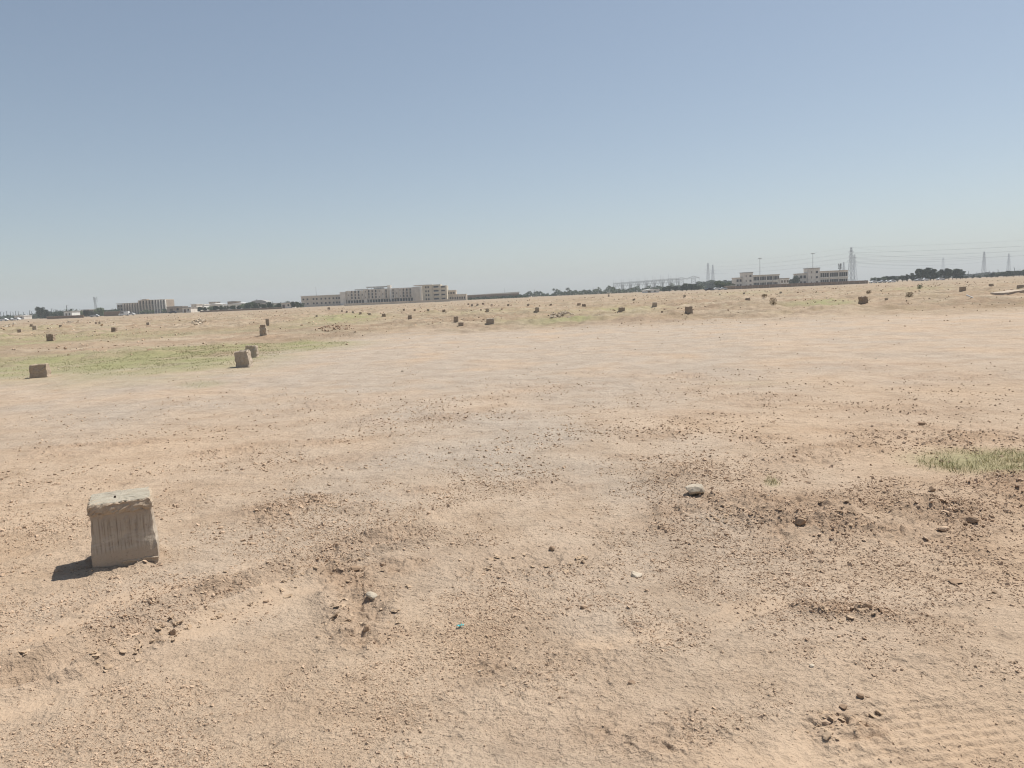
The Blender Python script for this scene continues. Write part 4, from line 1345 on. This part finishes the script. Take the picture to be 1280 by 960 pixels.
# ------------------------------------------------------------------ vehicles
def car_proto(paint, kind='car'):
    r = empty('parked_' + kind, (0, 0, 0))
    L_, W_ = (4.5, 1.75) if kind == 'car' else (5.4, 2.0)
    if kind == 'car':
        prof = [(-2.2, .35), (-2.25, .75), (-1.9, .92), (-.95, .98), (-.35, 1.42), (.95, 1.45), (1.75, 1.02), (2.2, .95), (2.25, .4), (1.9, .28), (-1.9, .28)]
        glass = [(-.82, .98), (-.32, 1.36), (.9, 1.38), (1.5, 1.0)]
    else:
        prof = [(-2.65, .4), (-2.7, 1.0), (-2.2, 1.2), (-1.6, 2.05), (-1.3, 2.2), (2.6, 2.25), (2.7, 2.1), (2.7, .4), (2.3, .3), (-2.3, .3)]
        glass = [(-2.0, 1.25), (-1.5, 1.95), (.2, 1.98), (.2, 1.25)]
    o = MB().prism(prof, -W_ / 2, W_ / 2).build('body', paint, r)
    bv = o.modifiers.new('edge', 'BEVEL'); bv.width = .06; bv.segments = 2
    for s in (-1, 1):
        y0, y1 = (s * (W_ / 2 - .02), s * (W_ / 2 + .012))
        MB().prism(glass, min(y0, y1), max(y0, y1)).build('side_window', M['glass'], r)
    for xx in (-1.4, 1.4):
        for s in (-1, 1):
            mb = MB(); mb.bar((xx, s * (W_ / 2 - .2), .32), (xx, s * (W_ / 2 + .02), .32), .33, .33, 14)
            wl = mb.build('wheel', M['rubber'], r)
            mb = MB(); mb.bar((xx, s * (W_ / 2 + .021), .32), (xx, s * (W_ / 2 + .035), .32), .19, .19, 10); mb.build('rim', M['galv'], wl)
    return r


CP = {'white': car_proto(M['car_white']), 'dark': car_proto(M['car_dark']), 'silver': car_proto(M['car_silver']), 'van': car_proto(M['car_white'], 'van')}
CU = {k: False for k in CP}


def car(kind, px, Y, rz, label):
    loc = (at_dist(px, Y), Y, .02)
    if not CU[kind]:
        CU[kind] = True; r = CP[kind]; r.location = loc; r.rotation_euler = (0, 0, rz)
    else: r = dup(CP[kind], loc, rz)
    tag(r, label, 'van' if kind == 'van' else 'car', 'vehicles parked along the far edge')


car('white', 1091.5, 430, .1, 'white car at the left end of the parked row by the dark trees')
car('dark', 1097.5, 445, -.2, 'dark car second from left in the parked row by the dark trees')
car('silver', 1103, 432, .2, 'silver car in the middle of the parked row by the dark trees')
car('white', 1109, 440, 0, 'white car right of the silver car in the parked row')
car('white', 1114.5, 428, .15, 'white car at the right end of the parked row by the dark trees')
car('silver', 1148, 440, .1, 'silver car in front of the dense dark tree clump')
car('white', 1156, 445, .05, 'white car in front of the dense dark tree clump')
car('white', 1175, 450, -.1, 'white car under the right part of the dark tree clump')
car('dark', 886, 400, .1, 'dark car left of the school perimeter wall')
car('white', 895, 402, .05, 'white car nearest the left end of the school perimeter wall')
car('silver', 903.5, 404, .1, 'silver car between the white car and the white hut')
car('white', 4, 410, .1, 'white car at the extreme left edge')
car('silver', 11.5, 420, .0, 'silver car beside the white car at the extreme left')
car('white', 20, 415, -.1, 'white car under the far left poles, right one')
car('van', 155, 430, .05, 'white van in front of the brown pillared building')
car('white', 163, 425, .2, 'white car right of the white van')
car('dark', 216, 450, .1, 'dark car right of the brown pillared building')
car('silver', 118, 420, .1, 'silver car below the lattice mast')


# ------------------------------------------------------------------ poles, masts, pylons
def lamp_proto(h):
    r = empty('street_lamp', (0, 0, 0))
    mb = MB(); mb.bar((0, 0, -.2), (0, 0, h), .26, .18, 8); mb.build('pole', M['pole'], r)
    mb = MB(); mb.bar((0, 0, h - .1), (.9, 0, h + .15), .07, .05, 6); arm = mb.build('arm', M['pole'], r)
    mb = MB(); mb.box(.75, 1.35, -.14, .14, h + .06, h + .2); mb.build('lamp_head', M['lamp'], arm)
    return r


LP = lamp_proto(7.0)
pl = [(1.5, 10.5), (5, 9.5), (9.2, 11), (13.5, 10), (17, 9.5), (20.3, 10.5), (23.5, 10), (30, 9), (37.5, 10.5), (40, 9.5), (65, 11.5), (67.5, 10), (70, 10.5), (72.8, 10), (76, 9.5), (79, 9)]
for i, (px, h) in enumerate(pl):
    loc = (at_dist(px, 650), 650, 0); lab = '%s street lamp from the left edge in the far left row' % ORD[i]
    s = h * 650 / 967 / 7.1
    if i == 0: LP.location = loc; LP.scale = (s,) * 3; tag(LP, lab, 'street lamp', 'street lamps in the far left row')
    else: dup(LP, loc, random.choice((0, 3.14, 1.2)), s, lab)
for i, (px, h, Y) in enumerate(((1196, 9, 700), (1210.5, 8.5, 700), (1221, 7.5, 720), (1236.5, 8, 700), (1242, 7, 720), (1247.5, 9, 700), (1268, 10.5, 700), (1275, 8, 700))):
    o = dup(LP, (at_dist(px, Y), Y, 0), .4 * i, h * Y / 967 / 7.1, '%s lamp pole from the left in the far right skyline' % ORD[i], 'lamp poles of the far right skyline')
for (px, h, Y, lab) in ((321, 12, 620, 'lone thin pole behind the arched pale roof hall'), (668, 9, 700, 'lone thin pole left of the two palms'), (394.8, 4, 700, 'x'),
                        (741.5, 8, 720, 'thin pole rising from the middle tree line'), (252, 8, 620, 'thin pole behind the white walled hut'), (84.5, 15, 620, 'tall pole with a lamp behind the low white far left hut')):
    if lab != 'x':
        o = dup(LP, (at_dist(px, Y), Y, 0), .8, h * Y / 967 / 7.1, lab, 'lone poles on the horizon')


def high_mast(px, Y, hpx, label):
    h = hpx * Y / 967
    r = empty('floodlight_mast', (at_dist(px, Y), Y, 0), 0, label, 'light mast', 'floodlight masts behind the schools')
    mb = MB(); mb.bar((0, 0, 0), (0, 0, h), .32, .14, 8); mb.build('pole', M['galv'], r)
    mb = MB(); n = 10
    for q in range(n):
        a, b = 6.283 * q / n, 6.283 * (q + 1) / n
        mb.bar((math.cos(a) * 1.2, math.sin(a) * 1.2, h - .3), (math.cos(b) * 1.2, math.sin(b) * 1.2, h - .3), .1, .1, 5)
        if q % 5 == 0: mb.bar((0, 0, h - .2), (math.cos(a) * 1.2, math.sin(a) * 1.2, h - .3), .08, .08, 5)
    ring = mb.build('lamp_ring', M['galv'], r)
    mb = MB()
    for q in range(8):
        a = 6.283 * q / 8; c = (math.cos(a) * 1.35, math.sin(a) * 1.35)
        mb.box(c[0] - .3, c[0] + .3, c[1] - .3, c[1] + .3, h - .75, h - .28)
    mb.build('floodlight', M['lamp'], ring)


high_mast(950, 700, 36, 'floodlight mast behind the left hand school building')
high_mast(1016, 700, 39, 'floodlight mast behind the right hand school building')


def lattice(mb, w0, w1, h, n, t):
    zs = [h * (1 - (1 - q / n) ** 1.25) for q in range(n + 1)]
    def c(z): return w0 + (w1 - w0) * (z / h) ** .75
    for q in range(n):
        a, b = c(zs[q]) / 2, c(zs[q + 1]) / 2
        pa = [(-a, -a), (a, -a), (a, a), (-a, a)]; pb = [(-b, -b), (b, -b), (b, b), (-b, b)]
        for i in range(4):
            j = (i + 1) % 4
            mb.bar((*pa[i], zs[q]), (*pb[i], zs[q + 1]), t, t, 4)
            mb.bar((*pa[i], zs[q]), (*pb[j], zs[q + 1]), t * .6, t * .6, 3)
            mb.bar((*pa[j], zs[q]), (*pb[i], zs[q + 1]), t * .6, t * .6, 3)
            mb.bar((*pb[i], zs[q + 1]), (*pb[j], zs[q + 1]), t * .6, t * .6, 3)


def pylon(px, Y, hpx, label, arms=3, rz=.0, thick=.26):
    h = hpx * Y / 967; x = at_dist(px, Y)
    r = empty('power_pylon', (x, Y, 0), rz, label, 'pylon', 'power pylons on the horizon')
    mb = MB(); lattice(mb, h * .17, h * .03, h, 9, thick); mb.build('tower_body', M['galv'], r)
    tips = []
    for q in range(arms):
        z = h * (.62 + .13 * q); w = h * (.15 - .02 * q)
        mb = MB()
        for s in (-1, 1):
            mb.bar((s * h * .03, 0, z), (s * w, 0, z), thick * .8, thick * .5, 4); mb.bar((s * h * .025, 0, z + h * .035), (s * w, 0, z), thick * .7, thick * .5, 4)
            mb.bar((s * w, 0, z), (s * w, 0, z - h * .035), thick * .5, thick * .5, 5)
            tips.append((s * w, z - h * .035))
        mb.build('crossarm', M['galv'], r)
    c, s_ = math.cos(rz), math.sin(rz)
    return [(x + a * c, Y + a * s_, z) for a, z in tips] + [(x, Y, h)]


P1 = pylon(1063.7, 1200, 43, 'tallest lattice pylon right of the right hand school building', 3, .5)
P1b = pylon(1067.8, 1500, 34, 'shorter pylon standing just right of the tallest one', 3, .4)
P2 = pylon(885.3, 1900, 31, 'left pylon of the pair above the grey tree belt', 3, .3, .3)
P2b = pylon(891.3, 2000, 28.5, 'right pylon of the pair above the grey tree belt', 2, .3, .34)
P3 = pylon(1178.5, 2600, 25, 'distant pylon rising over the dense dark tree clump', 3, .3, .36)
P4 = pylon(1229.6, 1600, 30.5, 'pylon right of the dense dark tree clump', 3, .5, .3)
P5 = pylon(1260.4, 2100, 26.5, 'far pylon nearest the right edge of the picture', 3, .4, .34)
P6 = pylon(1054.5, 1700, 25, 'small pylon peeking over the right end of the right hand school', 2, .3, .32)


def power_line(A, B, label, sag=.03, rr_=.07):
    r = empty('power_line', A[-1][:2] + (0,), 0, label, 'power line', 'power lines between the pylons')
    for a, b in zip(A, B):
        a, b = Vector(a), Vector(b); d = (b - a).length; mb = MB(); n = 18
        pts = [a.lerp(b, q / n) - Vector((0, 0, 4 * sag * d * .5 * (q / n) * (1 - q / n))) - Vector((r.location.x, r.location.y, 0)) for q in range(n + 1)]
        for p, q in zip(pts[:-1], pts[1:]): mb.bar(p, q, rr_, rr_, 3)
        mb.build('conductor', M['wire'], r)


power_line(P1, P2, 'power line wires from the tallest pylon to the left pylon pair', .012)
power_line(P1, P4, 'power line wires from the tallest pylon towards the dark tree clump side', .02)
power_line(P4, P5, 'power line wires between the two pylons at the right edge', .02)
power_line(P1b, P3, 'power line wires running to the distant pylon over the tree clump', .01, .09)
EDGE = [(at_dist(1420, 1300) + (p[0] - P1[-1][0]), 1300 + (p[1] - P1[-1][1]), p[2]) for p in P1]
pe = pylon(1420, 1300, 46, 'pylon outside the right edge carrying the near wires', 3, .5)
power_line(P1, pe, 'near power line wires crossing above the tree clump to the right edge', .012)


def mast(px, Y, hpx, label, w=1.6):
    h = hpx * Y / 967
    r = empty('lattice_mast', (at_dist(px, Y), Y, 0), .4, label, 'mast')
    mb = MB(); lattice(mb, w * 1.4, w * .6, h * .92, 9, .12); mb.build('tower_body', M['galv'], r)
    mb = MB()
    for z in (.72, .82, .9):
        for a in (0, 2.1, 4.2): mb.box(math.cos(a) * w - .2, math.cos(a) * w + .2, math.sin(a) * w - .2, math.sin(a) * w + .2, h * z, h * z + h * .06)
    mb.build('antenna_panel', M['pole'], r)
    mb = MB(); mb.bar((0, 0, h * .9), (0, 0, h), .1, .05, 5); mb.build('spike', M['pole'], r)


mast(120.5, 700, 24, 'slim lattice mast left of the brown pillared building')
mast(1050, 620, 26, 'lattice mast behind the classroom wing of the right hand school', 1.2)


def gantry_proto(w, h):
    r = empty('switchyard_gantry', (0, 0, 0))
    for s in (0, 1):
        mb = MB(); mb.bar((s * w - .5, 0, 0), (s * w, 0, h), .2, .15, 4); mb.bar((s * w + .5, 0, 0), (s * w, 0, h), .2, .15, 4)
        for q in range(4): mb.bar((s * w - .5 * (1 - q / 4), 0, h * q / 4), (s * w + .5 * (1 - (q + 1) / 4), 0, h * (q + 1) / 4), .1, .1, 3)
        mb.bar((s * w, 0, h), (s * w, 0, h * 1.35), .09, .04, 4)
        mb.build('post', M['galv'], r)
    mb = MB()
    for dz in (0, .9): mb.bar((0, 0, h - .2 - dz), (w, 0, h - .2 - dz), .13, .13, 4)
    n = 8
    for q in range(n): mb.bar((w * q / n, 0, h - .2 - (.9 if q % 2 else 0)), (w * (q + 1) / n, 0, h - .2 - (0 if q % 2 else .9)), .08, .08, 3)
    mb.build('beam', M['galv'], r)
    mb = MB()
    for q in range(3): mb.bar((w * (q + .5) / 3, 0, h - 1.1), (w * (q + .5) / 3, 0, h - 3.0), .12, .12, 5)
    mb.build('insulator', M['pole'], r)
    return r


GP = gantry_proto(9.0, 10.5)
gi = 0
for rowi, (Y, hs, off) in enumerate(((900, 1.12, 0), (960, 1.1, 3), (870, .78, 1.5))):
    px = 767 + off
    while px < 842:
        x = at_dist(px, Y); lab = '%s gantry from the left in the %s row of the switchyard' % (ORD[int((px - 767) // 9.2)], ('middle', 'far', 'low near')[rowi])
        sc = (1, 1, hs * (1 + .22 * (px - 767) / 75))
        if gi == 0: GP.location = (x, Y, 0); GP.scale = sc; tag(GP, lab, 'gantry', 'steel gantries of the switchyard')
        else: dup(GP, (x, Y, 0), 0, sc, lab)
        gi += 1; px += 9.9


def tee_tower(px, Y, hpx, wpx, label):
    h = hpx * Y / 967; w = wpx * Y / 967 / 2
    r = empty('line_tower', (at_dist(px, Y), Y, 0), 0, label, 'tower', 'wide armed line towers')
    mb = MB()
    for s in (-1, 1):
        mb.bar((s * w * .45, 0, 0), (s * w * .28, 0, h * .86), .32, .26, 4)
        for q in range(5): mb.bar((s * w * (.45 - .034 * q), 0, h * .17 * q), (-s * w * (.45 - .034 * (q + 1)), 0, h * .17 * (q + 1)), .14, .14, 3)
    mb.build('tower_body', M['galv'], r)
    mb = MB()
    for s in (-1, 1):
        mb.bar((s * w, 0, h * .84), (0, 0, h), .2, .2, 4); mb.bar((s * w, 0, h * .84), (0, 0, h * .84), .2, .2, 4)
        for q in range(4): mb.bar((s * w * q / 4, 0, h * .84), (s * w * (q + .5) / 4, 0, h * (.84 + .16 * (1 - (q + .5) / 4))), .12, .12, 3); mb.bar((s * w * (q + 1) / 4, 0, h * .84), (s * w * (q + .5) / 4, 0, h * (.84 + .16 * (1 - (q + .5) / 4))), .12, .12, 3)
        mb.bar((s * w * .95, 0, h * .84), (s * w * .95, 0, h * .72), .12, .12, 4)
    mb.build('crossarm', M['galv'], r)


tee_tower(852, 900, 16, 14, 'left one of the two wide armed towers right of the switchyard')
tee_tower(867, 880, 17, 15, 'right one of the two wide armed towers right of the switchyard')


# ------------------------------------------------------------------ air
def haze(density):
    mb = MB(); mb.box(-3700, 3700, -3700, 3700, -2.2, 66)
    t = bpy.data.materials.new('haze'); t.use_nodes = True
    n = t.node_tree.nodes; n.remove(n['Principled BSDF'])
    v = n.new('ShaderNodeVolumePrincipled'); v.inputs['Color'].default_value = (.93, .97, 1.0, 1); v.inputs['Density'].default_value = density
    v.inputs['Anisotropy'].default_value = 0
    t.node_tree.links.new(v.outputs[0], n['Material Output'].inputs['Volume'])
    o = mb.build('haze', t); tag(o, kind='stuff')


haze(.00031)

# ------------------------------------------------------------------ light
SUN_EL, SUN_AZ = rad(60), rad(50)
sd = Vector((math.sin(SUN_AZ) * math.cos(SUN_EL), math.cos(SUN_AZ) * math.cos(SUN_EL), math.sin(SUN_EL)))
sl = bpy.data.lights.new('sun', 'SUN'); sl.energy = 4.4; sl.angle = rad(.53); sl.color = (1.0, .955, .88)
so = bpy.data.objects.new('sun', sl); C.objects.link(so); so.rotation_euler = (-sd).to_track_quat('-Z', 'Y').to_euler(); so.location = (0, 0, 60)
w = bpy.data.worlds.new('World'); SC.world = w; w.use_nodes = True
nt = w.node_tree
sky = nt.nodes.new('ShaderNodeTexSky'); sky.sky_type = 'NISHITA'; sky.sun_disc = False
sky.sun_elevation = SUN_EL; sky.sun_rotation = SUN_AZ; sky.altitude = 0
sky.air_density = 1.0; sky.dust_density = .8; sky.ozone_density = 1.0
gm = nt.nodes.new('ShaderNodeGamma'); gm.inputs[1].default_value = .8          # dusty air flattens the clear-sky gradient
bw = nt.nodes.new('ShaderNodeRGBToBW')
ds = nt.nodes.new('ShaderNodeMix'); ds.data_type = 'RGBA'; ds.inputs[0].default_value = .3
tn = nt.nodes.new('ShaderNodeMix'); tn.data_type = 'RGBA'; tn.blend_type = 'MULTIPLY'; tn.inputs[0].default_value = 1; tn.inputs[7].default_value = (.912, .975, 1.03, 1)
nt.links.new(sky.outputs[0], gm.inputs[0]); nt.links.new(gm.outputs[0], bw.inputs[0]); nt.links.new(gm.outputs[0], ds.inputs[6]); nt.links.new(bw.outputs[0], ds.inputs[7])
nt.links.new(ds.outputs[2], tn.inputs[6]); nt.links.new(tn.outputs[2], nt.nodes['Background'].inputs['Color'])
nt.nodes['Background'].inputs['Strength'].default_value = .109
vs = SC.view_settings
vs.view_transform = 'Standard'; vs.look = 'None'; vs.gamma = 1; vs.use_curve_mapping = False; vs.exposure = .4
SC.render.engine = 'CYCLES'
SC.cycles.volume_bounces = 0
SC.cycles.max_bounces = 6
SC.cycles.use_adaptive_sampling = True
SC.cycles.use_denoising = True
SC.cycles.filter_width = 1.15
